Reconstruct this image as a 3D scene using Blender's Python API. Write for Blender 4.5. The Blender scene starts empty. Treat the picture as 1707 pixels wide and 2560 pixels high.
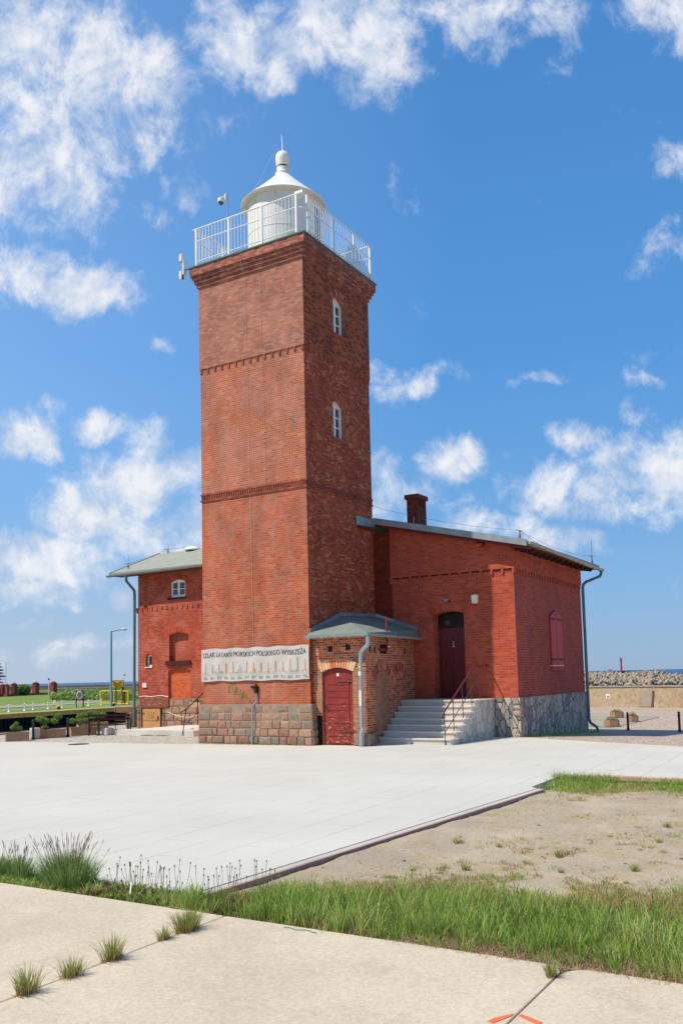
import bpy, bmesh, math, random
from mathutils import Vector, Matrix, noise as mnoise
random.seed(7)
S = 1.35                                   # everything is laid out in survey units, scaled to metres at the end
scn = bpy.context.scene
col = scn.collection
PI = math.pi
# ------------------------------------------------------------------ camera maths
CF, CCX, CCY = 2236.4, 853.5, 1488.55
YAW, PIT, ROL = 0.54, 0.0906, -0.0231
CPOS = Vector((-18.4371, -11.9987, 1.65))
FW = Vector((math.cos(YAW)*math.cos(PIT), math.sin(YAW)*math.cos(PIT), math.sin(PIT)))
_rt = Vector((math.sin(YAW), -math.cos(YAW), 0)); _up = _rt.cross(FW)
RT = _rt*math.cos(ROL)+_up*math.sin(ROL); UP = -_rt*math.sin(ROL)+_up*math.cos(ROL)
def ray(u, v): return FW+RT*((u-CCX)/CF)-UP*((v-CCY)/CF)
def at(u, v, d): return CPOS+ray(u, v)*d
def gnd(u, v, z=0.0):
    r = ray(u, v); return CPOS+r*((z-CPOS.z)/r.z)
def onx(u, v, x):
    r = ray(u, v); return CPOS+r*((x-CPOS.x)/r.x)
def zap(x): return -min(.5, max(0, .042*(x-3.7)))
def gnd2(u, v):
    z = 0.0
    for _ in range(30): p = gnd(u, v, z); z = .5*z+.5*zap(p.x)
    return p
def kz(x, y): return (x/4.48, 1640+y/4.48)
def lz(x, y): return (230+x/5.407, 1700+y/5.407)
def ez(x, y): return (1380+x/4.795, 1580+y/4.795)
# ------------------------------------------------------------------ materials
def lin(c):
    return tuple(((x/255)/12.92 if x/255 <= .04045 else ((x/255+.055)/1.055)**2.4) for x in c)
class NT:
    def __init__(s, name):
        s.m = bpy.data.materials.new(name); s.m.use_nodes = True
        s.t = s.m.node_tree; s.t.nodes.clear()
        s.out = s.t.nodes.new('ShaderNodeOutputMaterial')
        s.b = s.t.nodes.new('ShaderNodeBsdfPrincipled'); s.t.links.new(s.b.outputs[0], s.out.inputs[0])
        s.b.inputs['Roughness'].default_value = .85
        s.b.inputs['Specular IOR Level'].default_value = .25
    def n(s, typ, **kw):
        nd = s.t.nodes.new('ShaderNode'+typ)
        for k, v in kw.items(): setattr(nd, k, v)
        return nd
    def l(s, a, b): s.t.links.new(a, b)
    def put(s, sock, v):
        if isinstance(v, bpy.types.NodeSocket): s.l(v, sock)
        elif isinstance(v, (tuple, list)) and len(v) == 3 and sock.type == 'RGBA': sock.default_value = (*v, 1)
        else: sock.default_value = v
    def math(s, op, a, b=None, c=None):
        nd = s.n('Math', operation=op); s.put(nd.inputs[0], a)
        if b is not None: s.put(nd.inputs[1], b)
        if c is not None: s.put(nd.inputs[2], c)
        return nd.outputs[0]
    def vm(s, op, a, b=None, c=None):
        nd = s.n('VectorMath', operation=op); s.put(nd.inputs[0], a)
        if b is not None: s.put(nd.inputs[1], b)
        if c is not None: s.put(nd.inputs[2], c)
        return nd.outputs[1] if op in ('DOT_PRODUCT', 'LENGTH', 'DISTANCE') else nd.outputs[0]
    def mix(s, f, a, b, mode='MIX'):
        nd = s.n('Mix', data_type='RGBA', blend_type=mode)
        s.put(nd.inputs[0], f); s.put(nd.inputs[6], a); s.put(nd.inputs[7], b)
        return nd.outputs[2]
    def noise(s, vec, scale, detail=4, rough=.55, dist=0):
        nd = s.n('TexNoise'); s.put(nd.inputs['Vector'], vec); nd.inputs['Scale'].default_value = scale
        nd.inputs['Detail'].default_value = detail; nd.inputs['Roughness'].default_value = rough
        nd.inputs['Distortion'].default_value = dist
        return nd.outputs[0]
    def ramp(s, f, stops, interp='LINEAR'):
        nd = s.n('ValToRGB'); s.put(nd.inputs[0], f); cr = nd.color_ramp; cr.interpolation = interp
        while len(cr.elements) < len(stops): cr.elements.new(.5)
        for e, (p, c) in zip(cr.elements, stops):
            e.position = p; e.color = (*c, 1) if len(c) == 3 else c
        return nd.outputs[0]
    def mr(s, f, a, b, c=0, d=1):
        nd = s.n('MapRange'); s.put(nd.inputs[0], f)
        for i, v in zip((1, 2, 3, 4), (a, b, c, d)): nd.inputs[i].default_value = v
        return nd.outputs[0]
    def bump(s, h, strength=.5, dist=.01):
        nd = s.n('Bump'); nd.inputs['Strength'].default_value = strength; nd.inputs['Distance'].default_value = dist
        s.put(nd.inputs['Height'], h); s.l(nd.outputs[0], s.b.inputs['Normal'])
    def obj(s): return s.n('TexCoord').outputs['Object']
    def uv(s): return s.n('TexCoord').outputs['UV']
    def base(s, c): s.put(s.b.inputs['Base Color'], c)
G3 = lambda c, k: tuple(min(1, x*k) for x in c)
def plain(name, rgb, rough=.6, metal=0, var=.25, scale=6, spec=.3, bump=0):
    t = NT(name); c = lin(rgb); o = t.obj()
    nz = t.noise(o, scale, 5, .6)
    t.base(t.mix(t.mr(nz, .3, .7), G3(c, 1-var), G3(c, 1+var*.6)))
    t.b.inputs['Roughness'].default_value = rough; t.b.inputs['Metallic'].default_value = metal
    t.b.inputs['Specular IOR Level'].default_value = spec
    if bump: t.bump(nz, .6, bump)
    return t.m
def brick(name, stops=None, mortar=None, bw=.15, rh=.056, ms=.0055, patch=None, patchcol=None, pthr=(.5, .6), pamt=.6,
          dirt=.35, mvar=None, streak=0, patch2=None, patch2col=None, p2thr=(.6, .66), light=0):
    t = NT(name); uv = t.uv(); o = t.obj()
    wob = t.vm('MULTIPLY_ADD', t.n('TexNoise').outputs[1], (.006, .004, 0), uv)
    tn = wob.node.inputs[0].links[0].from_node; t.l(o, tn.inputs['Vector']); tn.inputs['Scale'].default_value = 9
    uvw = wob
    br = t.n('TexBrick'); t.l(uvw, br.inputs['Vector'])
    for k, v in (('Scale', 1), ('Mortar Size', ms), ('Mortar Smooth', .25), ('Brick Width', bw), ('Row Height', rh)): br.inputs[k].default_value = v
    fac = br.outputs['Fac']
    sep = t.n('SeparateXYZ'); t.l(uvw, sep.inputs[0])
    row = t.math('FLOOR', t.math('DIVIDE', sep.outputs[1], rh))
    even = t.math('SUBTRACT', 1, t.math('FLOORED_MODULO', row, 2))
    cx = t.math('FLOOR', t.math('DIVIDE', t.math('MULTIPLY_ADD', even, bw*.5, sep.outputs[0]), bw))
    cmb = t.n('CombineXYZ'); t.l(cx, cmb.inputs[0]); t.l(row, cmb.inputs[1])
    wn = t.n('TexWhiteNoise', noise_dimensions='2D'); t.l(cmb.outputs[0], wn.inputs[0])
    rnd = wn.outputs[0]
    c = t.ramp(rnd, [(i/len(stops), lin(x)) for i, x in enumerate(stops)], 'CONSTANT')
    if patch:
        pz = t.math('ADD', t.noise(o, patch*.8, 5, .65), t.math('MULTIPLY', t.math('SUBTRACT', wn.outputs[0], .5), .22))
        c = t.mix(t.mr(pz, pthr[0], pthr[1], 0, pamt), c, lin(patchcol))
    if patch2:
        pz = t.math('ADD', t.noise(t.vm('ADD', o, (7.3, 1.1, 4.2)), patch2*.8, 5, .62), t.math('MULTIPLY', t.math('SUBTRACT', wn.outputs[0], .5), .26))
        c = t.mix(t.mr(pz, p2thr[0], p2thr[1], 0, .85), c, lin(patch2col))
    mc = lin(mortar)
    if mvar: mc = t.mix(t.mr(t.noise(o, .9, 4), .42, .6), lin(mortar), lin(mvar))
    c = t.mix(fac, c, mc)
    big = t.noise(t.vm('MULTIPLY', o, (1, 1, .6)), 1.1, 6, .65)
    c = t.mix(t.mr(big, .35, .68, dirt, 0), c, (.05, .035, .03), 'MULTIPLY') if dirt else c
    fine = t.noise(o, 45, 3, .7)
    c = t.mix(.35, c, t.ramp(fine, [(.25, (.55, .55, .55)), (.75, (1.35, 1.35, 1.35))]), 'MULTIPLY')
    if streak:
        st = t.noise(t.vm('MULTIPLY', o, (2.2, 2.2, .18)), 1.6, 5, .6)
        c = t.mix(t.mr(st, .52, .72, 0, streak), c, (.13, .09, .075))
    if light:
        lt = t.noise(t.vm('ADD', o, (3, 9, 2)), 2.4, 6, .75)
        c = t.mix(t.mr(lt, .62, .7, 0, light), c, lin((200, 170, 150)))
    t.base(c); t.b.inputs['Roughness'].default_value = .9
    h = t.math('MULTIPLY_ADD', fac, -1.0, t.math('MULTIPLY', fine, .35))
    t.bump(h, .55, .006)
    return t.m
M = {}
M['tower_low'] = brick('tower_brick_low', [(192,95,62),(184,77,45),(195,113,81),(177,90,64),(197,88,43),(184,110,84),(166,83,60),(149,76,58)], (190,149,122),
    patch=.55, patchcol=(188,113,88), pthr=(.44,.58), pamt=.8, patch2=1.0, patch2col=(199,90,46), p2thr=(.52,.60), streak=.22, light=.25)
M['tower_mid'] = brick('tower_brick_middle', [(196,104,72),(186,91,65),(201,125,95),(179,102,79),(203,99,52),(188,119,95),(171,93,74),(156,87,72)], (196,166,144),
    patch=.6, patchcol=(190,117,94), pthr=(.42,.58), pamt=.75, patch2=1.0, patch2col=(199,99,52), p2thr=(.53,.60), streak=.15, light=.3)
M['tower_top'] = brick('tower_brick_upper', [(194,123,97),(186,112,87),(203,138,106),(180,112,93),(171,108,93),(196,128,99),(190,113,84),(160,102,87),(192,130,104)], (173,138,121),
    patch=.8, patchcol=(196,136,112), pthr=(.5,.65), pamt=.5, streak=.12)
M['cornice'] = brick('cornice_brick', [(186,104,82),(172,94,76),(198,122,98),(158,92,78),(204,138,112)], (140,112,100), dirt=.45, streak=.35)
M['moulding'] = brick('moulding_brick', [(172,86,64),(150,74,58),(182,98,74)], (120,88,76), dirt=.3)
M['dark_gap'] = plain('dark_brick', (74,36,30), .9, var=.4)  # dark brick for sills and string-course recess, also the painted shadow strip
M['house'] = brick('house_brick', rh=.066, bw=.19, stops=[(198,80,52),(188,74,48),(204,90,58),(178,70,50),(196,88,64),(188,80,46)], mortar=(162,113,96), ms=.006,
    patch=.5, patchcol=(190,76,50), pthr=(.5,.62), pamt=.5, dirt=.22)
M['house_side'] = brick('house_side_brick', [(192,91,72),(180,84,66),(197,97,76),(186,86,72),(193,91,63)], (112,70,64), ms=.007, rh=.066, bw=.19,
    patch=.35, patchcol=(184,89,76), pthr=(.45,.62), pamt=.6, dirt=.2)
M['wing'] = brick('wing_brick', [(197,84,52),(186,74,49),(205,95,60),(179,69,45),(192,89,64),(167,64,44)], (192,148,129), ms=.006,
    patch=.7, patchcol=(193,93,67), pthr=(.52,.64), pamt=.5, dirt=.3, mvar=(140,86,71))
M['tower_side'] = brick('tower_side_brick', [(178,77,44),(160,63,39),(188,90,53),(144,55,37),(190,75,35),(190,112,81),(167,61,31),(175,85,57)], (155,110,86),
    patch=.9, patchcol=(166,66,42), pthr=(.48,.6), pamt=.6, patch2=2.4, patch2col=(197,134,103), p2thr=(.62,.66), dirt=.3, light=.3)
M['tower_side_top'] = brick('tower_side_upper_brick', [(172,88,54),(152,74,50),(192,102,58),(134,64,50),(184,90,50),(124,62,50),(178,98,62)], (140,98,76), dirt=.35)
M['infill'] = brick('bricked_up_opening', [(206,96,54),(198,84,48),(212,104,62)], (196,132,100), ms=.004, dirt=.15)
M['annex'] = brick('old_annex_brick', [(212,98,56),(192,80,46),(222,118,68),(160,68,44),(204,108,70),(130,72,56),(222,126,78)], (214,180,152), ms=.006,
    patch=.9, patchcol=(170,120,84), pthr=(.6,.68), pamt=.6, patch2=1.8, patch2col=(158,132,104), p2thr=(.62,.66), dirt=.3)
M['annex_patch'] = brick('crumbled_annex_brick', [(190,110,74),(164,104,80),(206,112,64),(128,108,98),(176,88,54),(186,140,104)], (166,136,110), ms=.011,
    patch=2.2, patchcol=(196,130,88), pthr=(.5,.6), pamt=.7, dirt=.3)
M['chimney'] = brick('chimney_brick', [(150,66,48),(136,58,44),(160,76,58)], (96,62,52), dirt=.3)
M['cream_brick'] = None
def varied(name, cols, rough=.85, nscale=14, mott=.35, bump=.004):
    """per-face tint attribute picks the stone colour"""
    t = NT(name); a = t.n('Attribute', attribute_name='tint'); o = t.obj()
    c = t.ramp(a.outputs['Fac'], [(i/len(cols), lin(x)) for i, x in enumerate(cols)], 'CONSTANT')
    nz = t.noise(o, nscale, 6, .7)
    c = t.mix(t.mr(t.noise(o, nscale*.45, 5, .7), .45, .65, 0, mott), c, (.34, .25, .19)); c = t.mix(min(1, mott*1.6), c, t.ramp(nz, [(.3, (.45, .42, .40)), (.7, (1.45, 1.45, 1.45))]), 'MULTIPLY')
    sp = t.noise(o, nscale*6, 2, .6)
    c = t.mix(mott*.8, c, t.ramp(sp, [(.3, (.6, .6, .6)), (.7, (1.4, 1.4, 1.4))]), 'MULTIPLY')
    t.base(c); t.b.inputs['Roughness'].default_value = rough; t.bump(nz, .8, bump)
    return t.m
M['ashlar'] = varied('granite_block', [(164,128,101),(153,116,93),(174,139,110),(141,116,97),(160,118,97),(151,128,108),(170,131,108),(145,104,88),(156,126,104),(133,118,104),(166,126,103)])
M['mortar'] = plain('lime_mortar', (150,134,116), .95, var=.25)
M['cream'] = varied('cream_arch_brick', [(220,168,124),(204,112,72),(226,186,142),(212,140,98)], mott=.2)
M['arch'] = varied('arch_brick', [(190,74,45),(175,65,40),(197,84,52),(166,62,41)], mott=.3)
M['arch_old'] = varied('old_arch_brick', [(166,80,54),(134,62,46),(184,98,68),(150,74,56),(196,120,92)], mott=.35)
M['pebble'] = varied('mixed_pebble', [(196,184,166),(150,138,122),(120,108,96),(210,200,186),(168,150,130)], mott=.3)
M['quoin'] = varied('pink_boulder', [(186,150,126),(170,130,112),(196,166,140)], mott=.4)
def flag(name, stones, joint, scale, jw=.045, rough=.85):
    t = NT(name); uv = t.uv(); o = t.obj()
    d = t.n('TexNoise'); t.l(uv, d.inputs['Vector']); d.inputs['Scale'].default_value = 5
    p = t.vm('MULTIPLY_ADD', uv, (1.5, .8, 1), t.vm('MULTIPLY', d.outputs[1], (.22, .22, 0)))
    v = t.n('TexVoronoi', feature='DISTANCE_TO_EDGE', voronoi_dimensions='2D'); t.l(p, v.inputs['Vector']); v.inputs['Scale'].default_value = scale
    v2 = t.n('TexVoronoi', voronoi_dimensions='2D'); t.l(p, v2.inputs['Vector']); v2.inputs['Scale'].default_value = scale
    sp = t.n('SeparateColor'); t.l(v2.outputs['Color'], sp.inputs[0])
    c = t.ramp(sp.outputs[0], [(i/len(stones), lin(x)) for i, x in enumerate(stones)], 'CONSTANT')
    nz = t.noise(o, 12, 6, .7)
    c = t.mix(.45, c, t.ramp(nz, [(.25, (.5, .5, .5)), (.75, (1.4, 1.4, 1.4))]), 'MULTIPLY')
    e = t.mr(v.outputs[0], jw*.6, jw*1.3)
    c = t.mix(e, lin(joint), c)
    t.base(c); t.bump(t.math('ADD', e, t.math('MULTIPLY', nz, .4)), .8, .015)
    t.b.inputs['Roughness'].default_value = rough
    return t.m
M['flag'] = flag('crazy_paving_stone', [(176,166,152),(160,150,138),(190,178,162),(146,138,130),(182,160,144),(134,128,124)], (88,78,66), 4.2, .05)
M['flag_light'] = flag('stair_side_stone', [(206,198,184),(194,188,176),(214,204,190),(184,176,166)], (140,130,116), 4.4, .03)
def concrete(name, rgb, specks=.3, var=.15, stain=None, scale=1.0):
    t = NT(name); o = t.obj(); c = lin(rgb)
    n1 = t.noise(o, .6*scale, 6, .6); n2 = t.noise(o, 30*scale, 4, .7)
    cc = t.mix(t.mr(n1, .3, .7), G3(c, 1-var), G3(c, 1+var*.5))
    if stain: cc = t.mix(t.mr(t.noise(o, 1.7*scale, 6, .65, .5), .54, .7, 0, .55), cc, lin(stain))
    cc = t.mix(specks, cc, t.ramp(n2, [(.3, (.6, .6, .6)), (.7, (1.35, 1.35, 1.35))]), 'MULTIPLY')
    n3 = t.noise(o, 120, 2, .5)
    cc = t.mix(specks*.7, cc, t.ramp(n3, [(.3, (.7, .7, .7)), (.7, (1.3, 1.3, 1.3))]), 'MULTIPLY')
    t.base(cc); t.bump(t.math('ADD', n2, n3), .35, .004); t.b.inputs['Roughness'].default_value = .93
    return t.m
M['slab'] = concrete('old_concrete', (198,182,157), .42, .14, (178,160,136))
M['kerb'] = concrete('kerb_concrete', (188,178,166), .25)
M['kerb_red'] = concrete('rusty_kerb_face', (176,140,126), .35)
M['step'] = concrete('granite_step', (204,200,188), .5, .2)
M['tread'] = concrete('pinkish_tread', (222,204,190), .3, .12)
M['lowwall'] = concrete('weathered_wall_concrete', (170,158,138), .4, .25)
M['planter'] = concrete('exposed_gravel_concrete', (168,134,104), .7, .2)
M['tetra'] = concrete('sea_concrete', (168,150,128), .4, .35, (110,98,84))
def plaza_mat():
    t = NT('white_plaza_paving'); o = t.obj(); c = lin((199,194,180))
    mp = t.n('Mapping'); t.l(t.uv(), mp.inputs[0]); mp.inputs['Rotation'].default_value = (0, 0, math.radians(-2.2))
    d = t.n('TexNoise'); t.l(o, d.inputs['Vector']); d.inputs['Scale'].default_value = .6
    p = t.vm('MULTIPLY_ADD', d.outputs[1], (.15, .07, 0), mp.outputs[0])
    br = t.n('TexBrick'); t.l(p, br.inputs['Vector'])
    for k, v in (('Scale', 1), ('Mortar Size', .0065), ('Mortar Smooth', .3), ('Brick Width', 1.42), ('Row Height', .5)): br.inputs[k].default_value = v
    n2 = t.noise(o, 26, 4, .75); n3 = t.noise(o, 90, 3, .6); n1 = t.noise(o, .35, 6, .6)
    cc = t.mix(t.mr(n1, .3, .7), G3(c, .9), G3(c, 1.03))
    cc = t.mix(.22, cc, t.ramp(n2, [(.3, (.7, .7, .7)), (.7, (1.2, 1.2, 1.2))]), 'MULTIPLY')
    cc = t.mix(.3, cc, t.ramp(n3, [(.3, (.72, .72, .71)), (.7, (1.2, 1.2, 1.2))]), 'MULTIPLY')
    cc = t.mix(t.mr(t.noise(t.vm('MULTIPLY', o, (.3, 2.5, 1)), 1.2, 5, .6), .56, .75, 0, .35), cc, lin((184,179,168)))
    f = t.math('MULTIPLY', br.outputs['Fac'], t.mr(t.noise(o, .9, 3), .38, .58, .06, .6))
    cc = t.mix(f, cc, lin((126,120,110)))
    t.base(cc); t.bump(t.math('SUBTRACT', n3, br.outputs['Fac']), .3, .004); t.b.inputs['Roughness'].default_value = .9
    return t.m
M['plaza'] = plaza_mat()
def cobble(name, cols, joint, scale):
    t = NT(name); o = t.obj()
    v = t.n('TexVoronoi', feature='DISTANCE_TO_EDGE', voronoi_dimensions='2D'); t.l(t.uv(), v.inputs['Vector']); v.inputs['Scale'].default_value = scale
    v2 = t.n('TexVoronoi', voronoi_dimensions='2D'); t.l(t.uv(), v2.inputs['Vector']); v2.inputs['Scale'].default_value = scale
    sp = t.n('SeparateColor'); t.l(v2.outputs['Color'], sp.inputs[0])
    c = t.ramp(sp.outputs[0], [(i/len(cols), lin(x)) for i, x in enumerate(cols)], 'CONSTANT')
    e = t.mr(v.outputs[0], .04, .16)
    c = t.mix(e, lin(joint), c)
    c = t.mix(t.mr(t.noise(o, .5, 5), .5, .7, 0, .5), c, lin((176,160,132)))
    t.base(c); t.bump(e, .6, .01)
    return t.m
M['cobble'] = cobble('grey_cobbles', [(196,188,172),(180,170,156),(206,198,184),(166,158,148)], (140,130,112), 11)
M['cobble_pink'] = cobble('pink_cobbles', [(190,164,146),(176,150,134),(200,178,160),(168,148,136)], (150,132,110), 9)
def sand_mat():
    t = NT('dry_sandy_soil'); o = t.obj()
    n1 = t.noise(o, .9, 6, .6); n2 = t.noise(o, 18, 5, .75); n3 = t.noise(o, 70, 3, .6)
    c = t.mix(t.mr(n1, .35, .65), lin((182,165,141)), lin((162,146,124)))
    c = t.mix(t.mr(t.noise(o, 2.3, 6, .7), .52, .66, 0, .8), c, lin((166,144,100)))
    c = t.mix(.55, c, t.ramp(n2, [(.25, (.55, .53, .5)), (.75, (1.35, 1.35, 1.35))]), 'MULTIPLY')
    c = t.mix(.5, c, t.ramp(n3, [(.3, (.6, .58, .55)), (.7, (1.4, 1.4, 1.4))]), 'MULTIPLY')
    t.base(c); t.bump(t.math('ADD', n2, n3), .7, .012); t.b.inputs['Roughness'].default_value = 1
    return t.m
M['sand'] = sand_mat()
def grassland(name, a, b, c3):
    t = NT(name); o = t.obj()
    n1 = t.noise(o, .12, 6, .65); n2 = t.noise(o, 1.5, 6, .75)
    c = t.mix(t.mr(n1, .4, .6), lin(a), lin(b)); c = t.mix(t.mr(n2, .45, .65, 0, .8), c, lin(c3))
    t.base(c); t.bump(n2, .8, .05); t.b.inputs['Roughness'].default_value = 1
    return t.m
M['meadow'] = grassland('mown_grass', (104,126,50), (126,138,66), (92,112,44))
def leaf(name, rgb1, rgb2, rgb3=None, tr=.25, scale=2):
    t = NT(name); a = t.n('Attribute', attribute_name='tint'); 
    st = [(0, lin(rgb1)), (.5, lin(rgb2)), (1, lin(rgb3 or rgb2))]
    c = t.ramp(a.outputs['Fac'], st)
    t.base(c); t.b.inputs['Roughness'].default_value = .6; t.b.inputs['Specular IOR Level'].default_value = .2
    tl = t.n('BsdfTranslucent'); t.put(tl.inputs[0], c)
    mx = t.n('MixShader'); mx.inputs[0].default_value = tr
    t.l(t.b.outputs[0], mx.inputs[1]); t.l(tl.outputs[0], mx.inputs[2]); t.l(mx.outputs[0], t.out.inputs[0])
    return t.m
M['grass'] = leaf('green_grass_blades', (100,134,48), (158,182,82), (218,214,146), tr=.42)
M['grass_red'] = leaf('reddish_grass_blades', (138,150,72), (170,124,92), (196,170,120), tr=.35)
M['dry'] = leaf('dry_straw', (142,108,82), (176,146,112), (196,170,136), .15)
M['clump'] = leaf('dark_tussock_blades', (88,122,54), (134,164,84), (190,198,140), tr=.4)
M['seed'] = leaf('seed_heads', (140,100,88), (176,144,120), (160,146,122), .1)
M['weed'] = leaf('weed_stalks', (128,76,56), (112,104,66), (140,100,70), .1)
M['shrub'] = leaf('pine_shrub_needles', (84,112,50), (126,152,76), (176,190,116), .3)
M['hedge'] = leaf('dune_scrub_leaves', (92,120,56), (132,156,80), (180,186,124), .15)
M['spruce'] = leaf('spruce_needles', (20,40,32), (30,54,42), (44,70,52), .1)
M['flower'] = leaf('flower_petals', (206,60,70), (226,110,60), (230,190,190), .2)
M['white'] = plain('white_paint', (240,236,226), .45, var=.05, scale=3, spec=.4)
M['lantern'] = plain('lantern_white_paint', (238,230,214), .5, var=.06, scale=2, spec=.4)
M['white_metal'] = plain('white_railing_paint', (236,234,228), .5, var=.12, scale=9, spec=.4)
M['cream_plastic'] = plain('cream_plastic', (246,232,196), .5, var=.06)
M['grey_white'] = plain('dirty_white_plastic', (216,214,200), .5, var=.1)
M['green_sheet'] = plain('verdigris_sheet', (92,120,108), .6, var=.35, scale=7)
M['roof_felt'] = plain('grey_green_roofing_felt', (150,152,136), .95, var=.1, scale=1.5, bump=.01)
M['roof_annex'] = plain('grey_green_shingle', (124,130,118), .9, var=.14, scale=3, bump=.01)
M['zinc'] = plain('zinc_sheet', (150,156,156), .5, .35, var=.2, scale=3)
M['zinc_pale'] = plain('galvanised_gutter', (166,172,170), .45, .4, var=.2, scale=4)  # slightly paler zinc for the gutters
M['galv'] = plain('galvanised_downpipe', (168,176,184), .4, .5, var=.15, scale=5)
M['pipe_green'] = plain('patinated_downpipe', (104,132,130), .5, .3, var=.25, scale=4)
M['timber_dark'] = plain('dark_stained_timber', (58,34,28), .8, var=.3)
M['soffit'] = plain('painted_red_boards', (110,44,32), .8, var=.2)
M['iron'] = plain('dark_iron', (52,42,40), .6, .3, var=.3)
M['rust'] = plain('rusty_iron', (120,74,56), .8, .2, var=.35, scale=20)
M['red_rail'] = plain('dull_red_rail_paint', (112,46,44), .5, var=.25, scale=8)
M['rail_post'] = plain('dark_rail_post_paint', (74,62,58), .6, var=.3)
M['red_pipe'] = plain('red_primer_pipe', (148,50,38), .6, var=.2)
M['shutter'] = plain('oxide_red_shutter_paint', (186,62,58), .55, var=.14, scale=5)
M['door_maroon'] = plain('maroon_door_paint', (104,30,32), .4, var=.2, scale=4, spec=.5)
M['glass'] = plain('dark_window_glass', (48,56,66), .08, var=.2, spec=.8)
M['dark_pane'] = plain('dim_transom_glass', (40,26,24), .35, var=.3, spec=.3)
M['glass_lamp'] = plain('lantern_glazing', (86,98,112), .1, var=.2, spec=.8)
M['black'] = plain('black_fitting', (22,20,20), .7, var=.2)
M['boll_green'] = plain('dark_green_cast_iron', (34,62,58), .45, .2, var=.25, spec=.5)
M['boll_maroon'] = plain('dark_maroon_cast_iron', (66,38,44), .5, .2, var=.25, spec=.5)
M['yellow'] = plain('yellow_quay_paint', (255,188,84), .7, var=.3, scale=3)
M['yellow_rail'] = plain('yellow_railing_paint', (222,184,50), .6, var=.15)
M['quay_dark'] = plain('tarred_sheet_piling', (26,24,24), .9, var=.4, scale=3)
M['quay_top'] = concrete('quay_concrete', (160,150,132), .4, .2)
M['lamp_blue'] = plain('pale_blue_lamp_post', (120,168,186), .5, .1, var=.1)
M['sign_yellow'] = plain('yellow_sign_face', (255,200,60), .6, var=.06)
M['sign_red'] = plain('red_sign_frame', (160,52,44), .6, var=.15)
M['buoy_board'] = plain('crimson_board', (170,30,52), .6, var=.12)
M['sign_wood'] = plain('varnished_brown_board', (146,76,48), .6, var=.3, scale=8)
M['ochre'] = plain('ochre_plywood', (196,142,88), .8, var=.15, scale=3)
M['graffiti'] = plain('green_spray_paint', (134,160,72), .8, var=.2)
M['graffiti_y'] = plain('lime_spray_paint', (150,186,70), .8, var=.2)
M['beacon'] = plain('red_beacon_paint', (172,34,44), .5, var=.15)
M['brick_far'] = brick('garden_wall_brick', [(156,72,60),(140,64,54),(166,84,70)], (140,104,94), dirt=.2)
M['soil'] = plain('dark_potting_soil', (96,80,60), 1, var=.4, scale=30)
M['bark'] = plain('brown_bark', (84,64,50), .95, var=.35, scale=12)
M['orange'] = plain('orange_paint', (226,112,70), .8, var=.2, scale=12)
M['sign_blue'] = plain('blue_grey_print', (70,84,110), .7, var=.1)
M['ink'] = plain('dark_print', (92,86,96), .8, var=.2)
M['print_red'] = plain('pale_red_print', (186,146,134), .8, var=.2, scale=20)
M['print_orange'] = plain('orange_print', (196,146,118), .8, var=.2)
M['print_green'] = plain('faded_green_print', (150,156,136), .8, var=.2)
M['print_ground'] = plain('faded_meadow_print', (186,182,158), .8, var=.12, scale=10)
M['print_grey'] = plain('grey_print', (168,164,158), .8, var=.15)
M['banner'] = plain('off_white_vinyl', (196,187,176), .7, var=.06, scale=3)
M['rope'] = plain('white_chain_paint', (226,222,212), .5, var=.1)
M['teal'] = plain('teal_cord', (72,150,140), .6, var=.1)
def door_paint():
    t = NT('peeling_red_door_paint'); o = t.obj()
    n = t.noise(t.vm('MULTIPLY', o, (1, .35, 1.6)), 20, 6, .7); z = t.n('SeparateXYZ'); t.l(o, z.inputs[0])
    amt = t.mr(z.outputs[2], 0, 2.4, .06, -.06)
    f = t.mr(t.math('ADD', n, amt), .60, .66)
    c = t.mix(t.mr(t.noise(o, 3, 4), .3, .7), lin((150,54,48)), lin((124,44,42)))
    t.base(t.mix(f, c, lin((196,146,112)))); t.b.inputs['Roughness'].default_value = .6; t.bump(t.math('SUBTRACT', 1, f), .5, .003)
    return t.m
M['door_red'] = door_paint()
def water(name, rgb, scale, rough=.12, bump=.08):
    t = NT(name); o = t.obj(); c = lin(rgb)
    n = t.noise(t.vm('MULTIPLY', o, (1, 1, 1)), scale, 5, .6)
    t.base(t.mix(t.mr(t.noise(o, .01, 4), .4, .6), c, G3(c, .8))); t.b.inputs['Roughness'].default_value = rough
    t.b.inputs['Specular IOR Level'].default_value = .5
    t.bump(n, 1, bump)
    return t.m
M['sea'] = water('baltic_water', (44,84,116), .5, .45, .25)
M['canal'] = water('canal_water', (40,48,52), 1.2, .08, .12)
def seawall():
    t = NT('rendered_sea_wall'); o = t.obj()
    n = t.noise(o, .8, 6, .7); n2 = t.noise(o, 4, 6, .7)
    c = t.mix(t.mr(n, .4, .6), lin((190,168,134)), lin((170,150,122)))
    c = t.mix(t.mr(n2, .5, .66, 0, .7), c, lin((150,122,88)))
    c = t.mix(t.mr(t.noise(o, 2.1, 5, .6), .6, .68, 0, .5), c, lin((196,150,104)))
    t.base(c); t.bump(n2, .6, .03)
    return t.m
M['seawall'] = seawall()
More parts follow.
